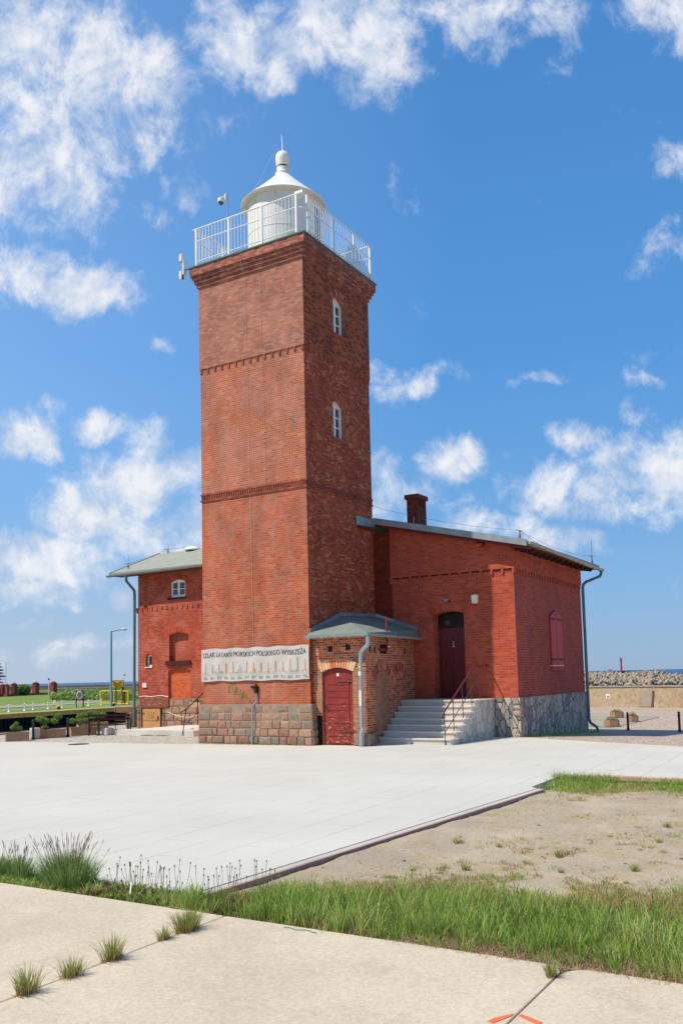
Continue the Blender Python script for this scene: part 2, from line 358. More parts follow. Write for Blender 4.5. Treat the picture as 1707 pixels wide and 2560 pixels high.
# ------------------------------------------------------------------ mesh building
WL = {}
def wl(o): return WL.get(o.name, Vector((0, 0, 0)))
def uvs(me, off=Vector((0, 0, 0))):
    l = me.uv_layers.get('UVMap') or me.uv_layers.new(name='UVMap')
    dat = [0.0]*(2*len(me.loops)); vs = me.vertices
    for p in me.polygons:
        n = p.normal; ax, ay, az = abs(n.x), abs(n.y), abs(n.z)
        for li in p.loop_indices:
            co = vs[me.loops[li].vertex_index].co
            if az > .8 and az > ax and az > ay: a, b = co.x+off.x, co.y+off.y
            elif ax >= ay: a, b = co.y+off.y, co.z+off.z
            else: a, b = co.x+off.x, co.z+off.z
            dat[2*li] = a; dat[2*li+1] = b
    l.data.foreach_set('uv', dat)
def props(o, label=None, cat=None, group=None, kind=None):
    if label: o['label'] = label
    if cat: o['category'] = cat
    if group: o['group'] = group
    if kind: o['kind'] = kind
    return o
def thing(name, loc, label, cat, group=None, rz=0):
    o = bpy.data.objects.new(name, None); col.objects.link(o); o.location = loc; o.rotation_euler = (0, 0, rz)
    o.empty_display_size = .2
    WL[o.name] = Vector(loc); return props(o, label, cat, group)
class MB:
    def __init__(s): s.v = []; s.f = []; s.t = []; s.xf = None
    def add(s, vs, fs, tint=0.0):
        k = len(s.v)
        if s.xf: vs = [s.xf@Vector(p) for p in vs]
        s.v += [tuple(p) for p in vs]; s.f += [tuple(i+k for i in f) for f in fs]; s.t += [tint]*len(fs)
        return s
    def box(s, x0, x1, y0, y1, z0, z1, tint=0.0):
        v = [(x, y, z) for z in (z0, z1) for y in (y0, y1) for x in (x0, x1)]
        return s.add(v, [(0, 2, 3, 1), (4, 5, 7, 6), (0, 1, 5, 4), (2, 6, 7, 3), (0, 4, 6, 2), (1, 3, 7, 5)], tint)
    def prism(s, poly, axis, a, b, tint=0.0):
        """poly of 2D points; axis 'x': (y,z), 'y': (x,z), 'z': (x,y)"""
        def m(p, q): return {'x': (q, p[0], p[1]), 'y': (p[0], q, p[1]), 'z': (p[0], p[1], q)}[axis]
        n = len(poly); v = [m(p, a) for p in poly]+[m(p, b) for p in poly]
        fs = [tuple(range(n))[::-1], tuple(range(n, 2*n))]+[(i, (i+1) % n, (i+1) % n+n, i+n) for i in range(n)]
        return s.add(v, fs, tint)
    def tube(s, pts, r, n=8, cap=True, tint=0.0):
        pts = [Vector(p) for p in pts]; rs = r if isinstance(r, (list, tuple)) else [r]*len(pts)
        vs = []; up = Vector((0, 0, 1)); prev = None
        for i, p in enumerate(pts):
            d = (pts[min(i+1, len(pts)-1)]-pts[max(i-1, 0)]).normalized()
            a = prev if prev else (d.cross(up) if abs(d.z) < .95 else d.cross(Vector((1, 0, 0))))
            a = (a-d*a.dot(d)).normalized(); prev = a; b = d.cross(a)
            for k in range(n):
                an = 2*PI*k/n; vs.append(p+(a*math.cos(an)+b*math.sin(an))*rs[i])
        fs = [(i*n+k, i*n+(k+1) % n, (i+1)*n+(k+1) % n, (i+1)*n+k) for i in range(len(pts)-1) for k in range(n)]
        if cap: fs += [tuple(range(n))[::-1], tuple(range((len(pts)-1)*n, len(pts)*n))]
        return s.add(vs, fs, tint)
    def lathe(s, prof, c=(0, 0, 0), n=24, tint=0.0):
        vs = [(c[0]+r*math.cos(2*PI*k/n), c[1]+r*math.sin(2*PI*k/n), c[2]+z) for r, z in prof for k in range(n)]
        m = len(prof)
        fs = [(i*n+k, i*n+(k+1) % n, (i+1)*n+(k+1) % n, (i+1)*n+k) for i in range(m-1) for k in range(n)]
        fs += [tuple(range(n))[::-1], tuple(range((m-1)*n, m*n))]
        return s.add(vs, fs, tint)
    def quad(s, a, b, c, d, tint=0.0): return s.add([a, b, c, d], [(0, 1, 2, 3)], tint)
    def build(s, name, mat, parent=None, loc=None, smooth=False, bevel=0, flip=False):
        off = wl(parent) if parent else (Vector(loc) if loc is not None else Vector((0, 0, 0)))
        me = bpy.data.meshes.new(name)
        me.from_pydata([(p[0]-off.x, p[1]-off.y, p[2]-off.z) for p in s.v], [], s.f)
        if any(s.t):
            at_ = me.attributes.new('tint', 'FLOAT', 'FACE'); at_.data.foreach_set('value', s.t)
        me.update()
        if bevel:
            bm = bmesh.new(); bm.from_mesh(me); bmesh.ops.recalc_face_normals(bm, faces=bm.faces)
            bmesh.ops.bevel(bm, geom=[e for e in bm.edges if e.is_manifold and e.calc_face_angle(0) > .6], offset=bevel, segments=1, affect='EDGES')
            bm.to_mesh(me); bm.free()
        me.materials.append(mat if mat else None)
        uvs(me, off)
        if smooth:
            me.polygons.foreach_set('use_smooth', [True]*len(me.polygons))
            try: me.set_sharp_from_angle(angle=math.radians(40))
            except Exception: pass
        o = bpy.data.objects.new(name, me); col.objects.link(o)
        if parent: o.parent = parent; WL[o.name] = off
        else: o.location = off; WL[o.name] = off
        return o
def fixn(o):
    bm = bmesh.new(); bm.from_mesh(o.data); bmesh.ops.recalc_face_normals(bm, faces=bm.faces); bm.to_mesh(o.data); bm.free(); return o
def cut(o, cutters):
    """subtract closed prisms from a closed mesh"""
    off = wl(o); fixn(o)
    mods = []
    tmp = []
    for c in cutters:
        q = c.build('cutter', None, None); fixn(q); q.location = (0, 0, 0)
        q.data.transform(Matrix.Translation(-off)); 
        if o.parent: q.parent = o.parent
        else: q.location = off
        m = o.modifiers.new('b', 'BOOLEAN'); m.operation = 'DIFFERENCE'; m.solver = 'EXACT'; m.object = q; tmp.append(q)
    bpy.context.view_layer.update()
    dg = bpy.context.evaluated_depsgraph_get(); ev = o.evaluated_get(dg)
    me = bpy.data.meshes.new_from_object(ev); old = o.data; mats = [m for m in old.materials]
    o.modifiers.clear(); o.data = me; me.name = old.name
    for q in tmp: bpy.data.objects.remove(q)
    me.materials.clear()
    for m in mats: me.materials.append(m)
    uvs(me, off); return o
def arch(u0, u1, z0, zs, za, n=9):
    """opening outline with a segmental arch"""
    pts = [(u0, z0), (u1, z0), (u1, zs)]
    for i in range(1, n):
        t = i/n; u = u1+(u0-u1)*t; pts.append((u, zs+(za-zs)*(1-(2*t-1)**2)))
    return pts+[(u0, zs)]
def voussoirs(mb, axis, face, depth, u0, u1, zs, za, h, n, proud=.004):
    """ring of arch bricks on a wall face, thin and slightly proud"""
    def P(t, e):
        u = u0+(u1-u0)*t; z = zs+(za-zs)*(1-(2*t-1)**2)
        dz = -4*(za-zs)*(2*t-1)/(u1-u0); nx, nz = -dz, 1; l = math.hypot(nx, nz)
        return (u+nx/l*e, z+nz/l*e)
    for i in range(n):
        a, b = (i+.06)/n, (i+.94)/n
        mb.prism([P(a, .003), P(b, .003), P(b, h), P(a, h)], axis, face, face+depth, random.random())
def text_mb(txt, size, fn, mb, xs=1.0):
    """outline letters as flat geometry mapped through fn(x, y, side)"""
    cu = bpy.data.curves.new('txt', 'FONT'); cu.body = txt; cu.size = size; cu.resolution_u = 3
    ob = bpy.data.objects.new('txt', cu); col.objects.link(ob)
    bpy.context.view_layer.update()
    me = bpy.data.meshes.new_from_object(ob.evaluated_get(bpy.context.evaluated_depsgraph_get()))
    w = max((v.co.x for v in me.vertices), default=1)
    k = (xs/w) if xs else 1
    vs = [fn(v.co.x*k, v.co.y) for v in me.vertices]
    mb.add(vs, [tuple(p.vertices) for p in me.polygons])
    bpy.data.objects.remove(ob); bpy.data.curves.remove(cu)
def copy_tree(o, loc, rz=None, label=None, sc=None, rot=None):
    c = o.copy(); col.objects.link(c); c.location = loc
    if rz is not None: c.rotation_euler = (0, 0, rz)
    if rot is not None: c.rotation_euler = rot
    if sc: c.scale = (sc, sc, sc)
    if label: c['label'] = label
    for ch in o.children:
        d = ch.copy(); col.objects.link(d); d.parent = c
        for g in ch.children:
            e = g.copy(); col.objects.link(e); e.parent = d
    return c
# ------------------------------------------------------------------ lighthouse tower
W = 3.36
tw = thing('lighthouse_tower', (0, 0, 0), 'tall square red brick lighthouse tower with white lantern room and railing on top', 'lighthouse')
TCZ = .985
o = MB().box(0, W, 0, W, TCZ, 6.40).build('wall', M['tower_low'], tw)
o = MB().box(0, W, 0, W, 6.60, 10.06).build('wall', M['tower_mid'], tw)
C = [MB().prism(arch(1.34, 2.02, 7.97, 8.88, 9.03), 'y', -.1, .26)]; cut(o, C)
o = MB().box(-.025, W+.025, -.025, W+.025, 10.06, 12.40).build('wall', M['tower_top'], tw)
C = [MB().prism(arch(1.42, 2.10, 10.84, 11.76, 11.93), 'y', -.1, .26)]; cut(o, C)
for z0, z1, f, mt, op in ((TCZ, 6.40, 0, 'tower_side', None), (6.60, 10.06, 0, 'tower_side', (1.34, 2.02, 7.97, 8.88, 9.03)), (10.06, 12.36, -.025, 'tower_side_top', (1.42, 2.10, 10.84, 11.76, 11.93))):  # thin skin giving the right face its own darker, redder brick colours
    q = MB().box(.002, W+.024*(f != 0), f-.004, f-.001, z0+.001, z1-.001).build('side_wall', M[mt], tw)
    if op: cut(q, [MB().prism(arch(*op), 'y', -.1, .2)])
# string course with vertical soldier bricks
m = MB()
for z0, z1, e in ((6.40, 6.435, .03), (6.565, 6.60, .03)): m.box(-e, W+e, -e, W+e, z0, z1)
n = 58
for k in range(n):
    a = -.0+(W)*k/n
    m.box(a+.012, a+.045, -.022, .1, 6.435, 6.565); m.box(-.022, .1, a+.012, a+.045, 6.435, 6.565)
    m.box(a+.012, a+.045, W-.1, W+.022, 6.435, 6.565); m.box(W-.1, W+.022, a+.012, a+.045, 6.435, 6.565)
m.build('string_course', M['moulding'], tw)
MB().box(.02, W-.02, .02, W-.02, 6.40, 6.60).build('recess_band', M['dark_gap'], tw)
m = MB()
for k in range(15):
    a = .0+k*(W-.06)/14
    for q in range(1):
        m.box(a, a+.06, -.024, .05, 9.93, 10.06); m.box(-.024, .05, a, a+.06, 9.93, 10.06)
        m.box(a, a+.06, W-.05, W+.024, 9.93, 10.06); m.box(W-.05, W+.024, a, a+.06, 9.93, 10.06)
m.build('corbel_course', M['moulding'], tw)
m = MB()
for z0, z1, e in ((12.36, 12.47, .065), (12.47, 12.57, .11), (12.57, 12.665, .155), (12.665, 12.895, .20)):
    m.box(-e, W+e, -e, W+e, z0, z1)
fixn(m.build('cornice', M['cornice'], tw))
MB().box(-.228, W+.228, -.228, W+.228, 12.896, 12.93).build('gallery_floor', M['green_sheet'], tw)
m = MB(); voussoirs(m, 'y', -.008, .03, 1.30, 2.06, 8.88, 9.04, .17, 13); m.build('window_arch', M['arch_old'], tw)
m = MB(); voussoirs(m, 'y', -.033, .03, 1.38, 2.14, 11.76, 11.94, .17, 13); m.build('window_arch', M['arch_old'], tw)
for (x0, x1, z0, zs, za, f) in ((1.34, 2.02, 7.97, 8.88, 9.03, 0.0), (1.42, 2.10, 10.84, 11.76, 11.93, -.025)):
    MB().box(x0-.04, x1+.08, f-.03, f+.15, z0-.055, z0+.004).build('window_sill', M['arch_old'], tw)
    w = MB(); yy = f+.145
    pl = arch(x0-.002, x1+.002, z0, zs, za)
    fr = w.prism(pl, 'y', yy, yy+.06).build('window', M['white'], tw)
    xm = (x0+x1)/2
    cuts = []
    for a, b in ((x0+.085, xm-.045), (xm+.045, x1-.085)):
        zz = [z0+.09, z0+.09+(zs-z0-.1)/3, z0+.09+2*(zs-z0-.1)/3, zs-.01]
        for i in range(3):
            cuts.append(MB().box(a, b, yy-.05, yy+.045, zz[i]+(.012 if i else 0), zz[i+1]-.012))
    cut(fr, cuts)
    MB().box(x0+.05, x1-.05, yy+.044, yy+.05, z0+.05, zs+.02).build('pane', M['glass'], fr)
# ashlar plinth
pl = MB()
def ashlar(mb, face, u0, u1, z0, z1, rows, off0, off1, wr=(.24, .5), sgn=-1, seed=1, depth=.12):
    """rows of quarry-faced blocks; face='x' -> wall normal -X, 'y' -> normal -Y"""
    rnd = random.Random(seed); h = (z1-z0)/rows
    for r in range(rows):
        zb = z0+r*h; u = u0; o = off0+(off1-off0)*(r/(max(rows-1, 1)))
        while u < u1-.01:
            w = rnd.uniform(*wr); 
            if u1-(u+w) < .16: w = u1-u
            g = .007; a, b = u+g, u+w-g; c, d = zb+g+rnd.uniform(-.012, .014), zb+h-g+rnd.uniform(-.014, .010)
            pr = o+rnd.uniform(0, .022); e = .014; q = rnd.random()
            if face == 'x':
                x0, x1 = -pr, depth
                vs = [(x1, a, c), (x1, b, c), (x1, b, d), (x1, a, d), (x0+e, a, c), (x0+e, b, c), (x0+e, b, d), (x0+e, a, d),
                      (x0, a+e, c+e), (x0, b-e, c+e), (x0, b-e, d-e), (x0, a+e, d-e)]
                cx, cy = (a+b)/2, (c+d)/2; vs.append((x0-rnd.uniform(.002, .018), cx+rnd.uniform(-.05, .05), cy+rnd.uniform(-.03, .03)))
            else:
                y0, y1 = -pr, depth
                vs = [(a, y1, c), (b, y1, c), (b, y1, d), (a, y1, d), (a, y0+e, c), (b, y0+e, c), (b, y0+e, d), (a, y0+e, d),
                      (a+e, y0, c+e), (b-e, y0, c+e), (b-e, y0, d-e), (a+e, y0, d-e)]
                vs.append(((a+b)/2+rnd.uniform(-.05, .05), y0-rnd.uniform(.002, .018), (c+d)/2+rnd.uniform(-.03, .03)))
            fs = [(4, 5, 9, 8), (5, 6, 10, 9), (6, 7, 11, 10), (7, 4, 8, 11), (8, 9, 12), (9, 10, 12), (10, 11, 12), (11, 8, 12), (0, 1, 5, 4), (1, 2, 6, 5), (2, 3, 7, 6), (3, 0, 4, 7)]
            mb.add(vs, fs, q)
            u += w
m = MB(); 
m.xf = Matrix.Translation((0, 0, 0)); ashlar(m, 'x', -.085, W+.10, 0, TCZ, 5, .105, .075, wr=(.15, .40), seed=3)
m.xf = Matrix.Translation((0, 0, 0)); ashlar(m, 'y', -.085, W+.10, 0, TCZ, 5, .105, .075, seed=5)
m.xf = None
o = fixn(m.build('stone_plinth', M['ashlar'], tw))
MB().box(-.085, W+.08, -.085, W+.08, -.1, TCZ+.012).build('plinth_core', M['mortar'], tw)
# lantern room
c0 = (W/2, W/2, 0)
lan = MB().lathe([(1.05, 12.93), (1.05, 13.02), (1.025, 13.03), (1.025, 14.94), (1.0, 14.96)], c0, 48).build('lantern_room', M['lantern'], tw, smooth=True)
m = MB()
for k in range(16):
    an = 2*PI*k/16; a2 = an+.035
    for rr, zz in ((.957, 0),):
        x, y = c0[0]+1.025*math.cos(an), c0[1]+1.025*math.sin(an)
        m.tube([(x, y, 13.03), (x, y, 14.93)], .006, 4)
for z in (13.95,):
    m.lathe([(1.025, z), (1.033, z+.004), (1.033, z+.02), (1.025, z+.024)], c0, 48)
m.build('seam', M['lantern'], lan)
m = MB()
for k in range(9):
    an = math.radians(-88+k*13); b = an+math.radians(10.5)
    P = lambda t, z: (c0[0]+1.036*math.cos(t), c0[1]+1.036*math.sin(t), z)
    m.add([P(an, 13.3), P(b, 13.3), P(b, 14.7), P(an, 14.7)], [(0, 1, 2, 3)])
m.build('pane', M['glass_lamp'], lan)
rf = MB().lathe([(1.185, 14.93), (1.2, 14.96), (1.17, 14.985), (.90, 15.22), (.64, 15.46), (.42, 15.67), (.29, 15.80), (.23, 15.87), (.23, 15.90)], c0, 56).build('roof', M['lantern'], tw, smooth=True)
MB().lathe([(.22, 15.89), (.225, 15.95), (.18, 15.98), (.165, 16.02), (.175, 16.12), (.12, 16.135)], c0, 28).build('neck', M['lantern'], rf, smooth=True)
MB().lathe([(.135, 16.12), (.135, 16.2)], c0, 20).build('vent_gap', M['black'], rf)
MB().lathe([(.172, 16.182), (.182, 16.19), (.198, 16.30), (.21, 16.40), (.198, 16.49), (.15, 16.57), (.08, 16.61), (.02, 16.62)], c0, 32).build('ventilator_ball', M['lantern'], rf, smooth=True)
MB().tube([(c0[0], c0[1], 16.60), (c0[0], c0[1], 16.86), (c0[0]-.01, c0[1]+.01, 17.02), (c0[0]-.01, c0[1]+.02, 17.16)], [.022, .017, .016, .004], 8).build('spike', M['lantern'], rf)
m = MB()
for k in range(10):
    an = math.radians(200+k*36); ca, sa = math.cos(an), math.sin(an)
    m.tube([(c0[0]+1.02*ca, c0[1]+1.02*sa, 14.70), (c0[0]+1.14*ca, c0[1]+1.14*sa, 14.92)], .014, 6)
m.build('eave_bracket', M['lantern'], rf)
m = MB(); pts = []
for t in range(12):
    s_ = t/11; pts.append((c0[0]-.03-.45*s_**.7, c0[1]+.12+.95*s_**.75, 16.75-1.6*s_+.25*math.sin(PI*s_)*-1))
m.tube(pts, .0035, 4); m.build('stay_wire', M['galv'], rf)
# gallery railing
rg = .155
rl = MB()
A = [(-rg, -rg+.16), (-rg, W+rg)]
def rail_run(x0, y0, x1, y1, n, posts, ext=(0, 0)):
    dx, dy = x1-x0, y1-y0; L = math.hypot(dx, dy); ux, uy = dx/L, dy/L
    m = MB()
    m.tube([(x0-ux*ext[0], y0-uy*ext[0], 13.99), (x1+ux*ext[1], y1+uy*ext[1], 13.99)], .02, 6)
    m.tube([(x0, y0, 13.06), (x1, y1, 13.06)], .013, 6)
    m.tube([(x0, y0, 13.64), (x1, y1, 13.64)], .014, 6)
    b = MB()
    for i in range(n+1):
        t = i/n; x, y = x0+dx*t, y0+dy*t; b.tube([(x, y, 13.0), (x, y, 13.985)], .0105, 5)
    p = []
    for t in posts: x, y = x0+dx*t, y0+dy*t; p.append(MB().box(x-.026, x+.026, y-.026, y+.026, 12.93, 13.98))
    return m, b, p
for nm, run in (('a', (-rg, -rg+.2, -rg, W-.02, 30, (0, .33, .66, 1), (.14, .13))), ('b', (-rg+.2, -rg, W-.02, -rg, 30, (0, .38, .72, 1), (.02, .13))),
                ('c', (W-.02, -rg, W-.02, W-.02, 30, (.33, .66), (0, 0))), ('d', (-rg, W-.02, W-.02, W-.02, 30, (.33, .66, 1), (0, 0)))):
    m, b, p = rail_run(*run)
    q = m.build('railing', M['white_metal'], tw)
    b.build('balusters', M['white_metal'], q); [k_.build('railing_post', M['white_metal'], q) for k_ in p]
m = MB(); m.tube([(-rg, -rg+.2, 13.64), (-.1, -.1, 13.62), (-.02, -rg, 13.62), (-rg+.2, -rg, 13.6)], .012, 6)
m.box(-.26, -.1, -.22, .02, 13.92, 13.99); m.box(-.2, -.14, -.12, -.04, 13.84, 13.93)
m.build('corner_bracket', M['white_metal'], tw)
m = MB(); m.tube([(-.03, 1.79, 13.25), (-.21, 1.79, 13.03), (-.23, 1.79, 12.9), (-.21, 1.79, 12.6), (-.035, 1.775, 12.2), (-.035, 1.77, 10.1), (-.015, 1.765, 9.9), (-.012, 1.74, 6.6), (-.05, 1.74, 6.5), (-.02, 1.73, 6.3), (-.02, 1.70, 2.5)], .003, 5)
m.build('lightning_wire', M['banner'], tw)
m = MB(); m.tube([(-.033, 1.28, 12.3), (-.033, 1.27, 10.1), (-.01, 1.26, 9.9), (-.01, 1.2, 6.65)], .0014, 5); m.build('cable', M['rust'], tw)
# meter pipe on the tower front
m = MB(); m.box(-.07, -.005, 1.63, 1.76, 1.40, 1.46); m.box(-.06, -.005, 1.57, 1.635, 1.28, 1.46); m.tube([(-.05, 1.6, 1.52), (-.05, 1.6, 1.28)], .022, 8)
q = m.build('junction_box', M['black'], tw)
MB().tube([(-.04, 1.60, 1.3), (-.04, 1.60, 1.08), (-.06, 1.63, 1.02), (-.15, 1.655, .97), (-.16, 1.66, .5), (-.16, 1.67, .0)], .018, 8).build('conduit', M['galv'], q)
# spray scribble on the tower
m = MB(); rr = random.Random(11)
for k in range(7):
    y = 2.5-k*.11; z = 1.4-k*.035+rr.uniform(-.05, .05); pts = []
    for i in range(9):
        pts.append((-.003, y+rr.uniform(-.07, .07), z+rr.uniform(-.11, .11)))
    m.tube(pts, .006, 4)
q = m.build('spray_scribble', M['graffiti'], tw)
# ------------------------------------------------------------------ brick house (right block and left wing)
hs = thing('brick_house', (5.5, 3, 0), 'red brick keepers house with low grey roofs wrapping behind the lighthouse tower', 'house')
ZS = 1.0
def roofz(y): return 5.93+.235*y
HX, HY = 3.766, -3.932
b = MB().prism([(HY, ZS), (-.36, ZS), (-.36, roofz(-.36)), (HY, roofz(HY))], 'x', HX, 9.79).build('wall', M['house'], hs)
cut(b, [MB().prism(arch(-2.49, -1.57, 1.0, 3.27, 3.35), 'x', 3.5, 4.22)])
# side wall skin, in its own brick colours, a brick's thickness proud
MB().box(HX+.001, 9.79, HY-.004, HY-.001, ZS, 4.24).build('side_wall', M['house_side'], hs)
# projecting upper zone
m = MB(); m.prism([(HY-.035, 4.37), (-.36+.03, 4.37), (-.36+.03, roofz(-.33)), (HY-.035, roofz(HY-.03))], 'x', HX-.045, HX+.02)
m.prism([(HX+.021, 4.371), (9.82, 4.371), (9.82, roofz(HY)-.01), (HX+.021, roofz(HY)-.01)], 'y', HY-.035, HY+.02)
fixn(m.build('upper_wall', M['house'], hs))
m = MB()
for k in range(12):
    y = HY-.03+k*.3; m.box(HX-.042, HX+.01, y, y+.055, 4.24, 4.37)
for k in range(27):
    x = HX+.02+k*.226; m.box(x, x+.085, HY-.034, HY+.01, 4.245, 4.37)
m.box(HX-.03, HX+.01, -.40, -.30, 4.2, 4.37)
m.build('frieze', M['house'], hs)
m = MB().box(4.45, 9.7, -.5, 3.6, ZS, roofz(-.36)-.02).build('recessed_wall', M['house'], hs)
m = MB(); m.box(4.41, 4.46, -.38, 3.3, 4.37, 5.7)
for k in range(9): m.box(4.42, 4.46, -.35+k*.3, -.29+k*.3, 4.25, 4.37)
fixn(m.build('recessed_frieze', M['house'], hs))
m = MB(); voussoirs(m, 'x', HX-.006, .03, -2.53, -1.53, 3.27, 3.36, .19, 17); m.build('door_arch', M['arch'], hs)
MB().box(HX-.006, HX+.001, HY+.02, -.41, 4.335, 4.369).build('painted_shadow', M['dark_gap'], hs)  # dark strip painted in as the shade line under the projecting upper wall
# plinth of crazy paving with boulder quoins
m = MB(); m.box(HX-.05, 9.83, HY-.05, -.4, -.6, ZS)
fixn(m.build('stone_plinth', M['flag'], hs))
m = MB(); rr = random.Random(4)
zq = -.02
while zq < .93:
    hq = rr.uniform(.10, .2); hq = min(hq, .995-zq); rx = rr.uniform(.075, .125)+(.03 if zq < .1 else 0); sh_k = rr.uniform(0, 9)
    q = bmesh.new(); bmesh.ops.create_icosphere(q, subdivisions=3, radius=1)
    vs = []
    for v in q.verts:
        c_ = Vector([math.copysign(abs(t_)**.55, t_) for t_ in v.co])*(1+.12*mnoise.noise(v.co*1.6+Vector((sh_k, 0, 0))))
        vs.append((HX+.045+c_.x*rx, HY+.045+c_.y*rx, zq+hq/2+c_.z*hq*.47))
    m.add(vs, [tuple(v.index for v in f.verts) for f in q.faces], rr.random()); q.free(); zq += hq
m.build('boulder_quoin', M['quoin'], hs, smooth=True)
# entrance door
d = thing  # alias kept short
dr = MB().box(4.12, 4.2, -2.49, -1.57, 1.0, 2.86).build('entrance_door', M['door_maroon'], hs)
m = MB()
for y0, y1 in ((-2.40, -2.07), (-1.99, -1.66)):
    for z0, z1 in ((1.12, 1.85), (1.95, 2.72)):
        m.box(4.095, 4.121, y0, y1, z0, z1); m.box(4.085, 4.1, y0+.05, y1-.05, z0+.06, z1-.06)
m.build('door_panel', M['door_maroon'], dr)
m = MB(); m.box(4.06, 4.125, -1.72, -1.69, 1.86, 2.0); m.tube([(4.05, -1.705, 1.95), (4.05, -1.80, 1.95)], .012, 6); m.build('handle', M['rust'], dr)
m = MB(); m.lathe([(.016, 0), (.016, .01)], (0, 0, 0), 10); m.xf = None
q = MB(); q.box(4.075, 4.083, -2.04, -2.02, 2.40, 2.50); q.box(4.075, 4.083, -2.06, -2.0, 2.38, 2.405); q.box(4.075, 4.083, -2.045, -2.015, 2.52, 2.545); q.build('door_emblem', M['grey_white'], dr)
tr = MB().box(4.13, 4.19, -2.49, -1.57, 2.86, 3.4).build('transom', M['dark_pane'], hs)
MB().box(4.10, 4.2, -2.49, -1.57, 2.83, 2.9).build('frame', M['door_maroon'], tr)
m = MB(); cx = (4.124, -1.86, 3.05)
m.xf = Matrix.Translation(cx)@Matrix.Rotation(PI/2, 4, 'Y'); m.lathe([(.07, 0), (.07, .006)], (0, 0, 0), 20); m.build('sticker', M['rust'], tr)
# shutter on the side wall
x0, x1, yy = 6.47, 7.50, HY-.004
sh = MB().prism([(x0, 1.84), ((x0+x1)/2-.014, 1.84), ((x0+x1)/2-.014, 3.42), (x0, 3.24)], 'y', yy-.06, yy+.01).build('shutter', M['shutter'], hs)
MB().prism([((x0+x1)/2+.014, 1.84), (x1, 1.84), (x1, 3.24), ((x0+x1)/2+.014, 3.42)], 'y', yy-.06, yy+.01).build('shutter', M['shutter'], hs)
MB().box(x0+.1, x1-.1, yy-.012, yy+.0005, 1.9, 3.2).build('shutter_backing', M['black'], hs)
m = MB(); m.box(x0-.02, (x0+x1)/2-.1, yy-.075, yy-.06, 3.14, 3.18); m.box((x0+x1)/2+.1, x1+.03, yy-.075, yy-.06, 3.14, 3.18)
m.box(x0-.02, (x0+x1)/2-.1, yy-.075, yy-.06, 1.98, 2.02); m.box((x0+x1)/2+.1, x1+.05, yy-.075, yy-.06, 1.98, 2.02); m.build('hinge_strap', M['iron'], sh)
m = MB(); m.box(x0+.0, x1-.05, yy-.075, yy+.0, 1.69, 1.81); m.build('sill', M['house'], hs)
MB().box(x0-.02, x1-.03, yy-.085, yy+.0, 1.812, 1.832).build('sill_board', M['white'], hs)
# right roof: one slope falling towards -Y
EZ = roofz(-4.45)
m = MB(); m.prism([(-4.45, EZ+.0), (2.1, roofz(2.1)), (2.1, roofz(2.1)+.12), (-4.45, EZ+.12)], 'x', 3.40, 10.25)
r1 = m.build('roof', M['roof_felt'], hs); 
m = MB(); m.prism([(-4.45, EZ-.02), (-.02, roofz(-.02)-.02), (-.02, roofz(-.02)+.155), (-4.45, EZ+.15)], 'x', 3.37, 3.398)
m.prism([(2.40, 5.93+.015-.20), (3.38, 5.80), (3.38, 5.965), (2.40, 6.12)][0:0] or [(2.38, 5.745), (3.372, 5.80), (3.372, 5.97), (2.38, 5.925)], 'y', -.06, -.028)
m.prism([(2.38, 5.925), (3.372, 5.97), (3.372, 6.0), (2.38, 6.01)], 'y', -.045, -.02)
fixn(m.build('verge_fascia', M['zinc'], hs))
m = MB(); m.prism([(-4.40, EZ-.07), (-.05, roofz(-.05)-.07), (-.05, roofz(-.05)-.02), (-4.40, EZ-.02)], 'x', 3.42, 3.77)
m.box(2.5, 3.4, -.12, -.01, 5.70, 5.74)
m.box(3.42, 10.2, -4.42, -3.93, EZ-.01, EZ+.0)
fixn(m.build('soffit', M['soffit'], r1))
m = MB()
for k in range(13):
    x = 3.75+k*.5; m.prism([(-4.38, EZ-.0), (-3.95, roofz(-3.95)-.0), (-3.95, roofz(-3.95)-.16), (-4.30, EZ-.10)], 'x', x, x+.09)
m.box(3.5, 3.75, -3.17, -3.05, 5.06, 5.13)
m.build('rafter_tail', M['timber_dark'], r1)
MB().box(3.46, 3.72, -3.2, -3.04, 5.0, 5.07).build('purlin_end', M['red_pipe'], r1)
m = MB(); prof = []
gy, gz = -4.50, EZ+.07
def gutter(mb, p0, p1, r, out):
    """half-round gutter; out = horizontal unit vector away from the wall"""
    n = 8; o_ = Vector(out); vs = []
    for p in (Vector(p0), Vector(p1)):
        for rr_ in (r, r*.86):
            for k in range(n+1):
                an = PI*k/n; vs.append(p+o_*(math.cos(an)*rr_)-Vector((0, 0, 1))*(math.sin(an)*rr_))
    N = n+1; fs = []
    for k in range(n): fs += [(k, k+1, 2*N+k+1, 2*N+k), (N+k, 3*N+k, 3*N+k+1, N+k+1)]
    for e in (0, 2*N):
        for k in range(n): fs.append((e+k, e+k+1, e+N+k+1, e+N+k))
    fs += [(0, 2*N, 3*N, N), (n, N+n, 3*N+n, 2*N+n)]
    fs.append(tuple(range(N))); fs.append(tuple(range(2*N, 3*N)))
    mb.add(vs, fs)
gutter(m, (3.43, gy, gz+.02), (10.42, gy, gz-.07), .075, (0, -1, 0))
m2 = MB()
for k in range(14):
    x = 3.6+k*.51; m2.tube([(x, gy+.075*math.cos(a), gz+.02-.013*(x-3.43)-.08*math.sin(a)) for a in [PI*i/8 for i in range(9)]], .008, 4)
g = m.build('gutter', M['zinc_pale'], hs, smooth=True); m2.build('gutter_bracket', M['zinc'], g)
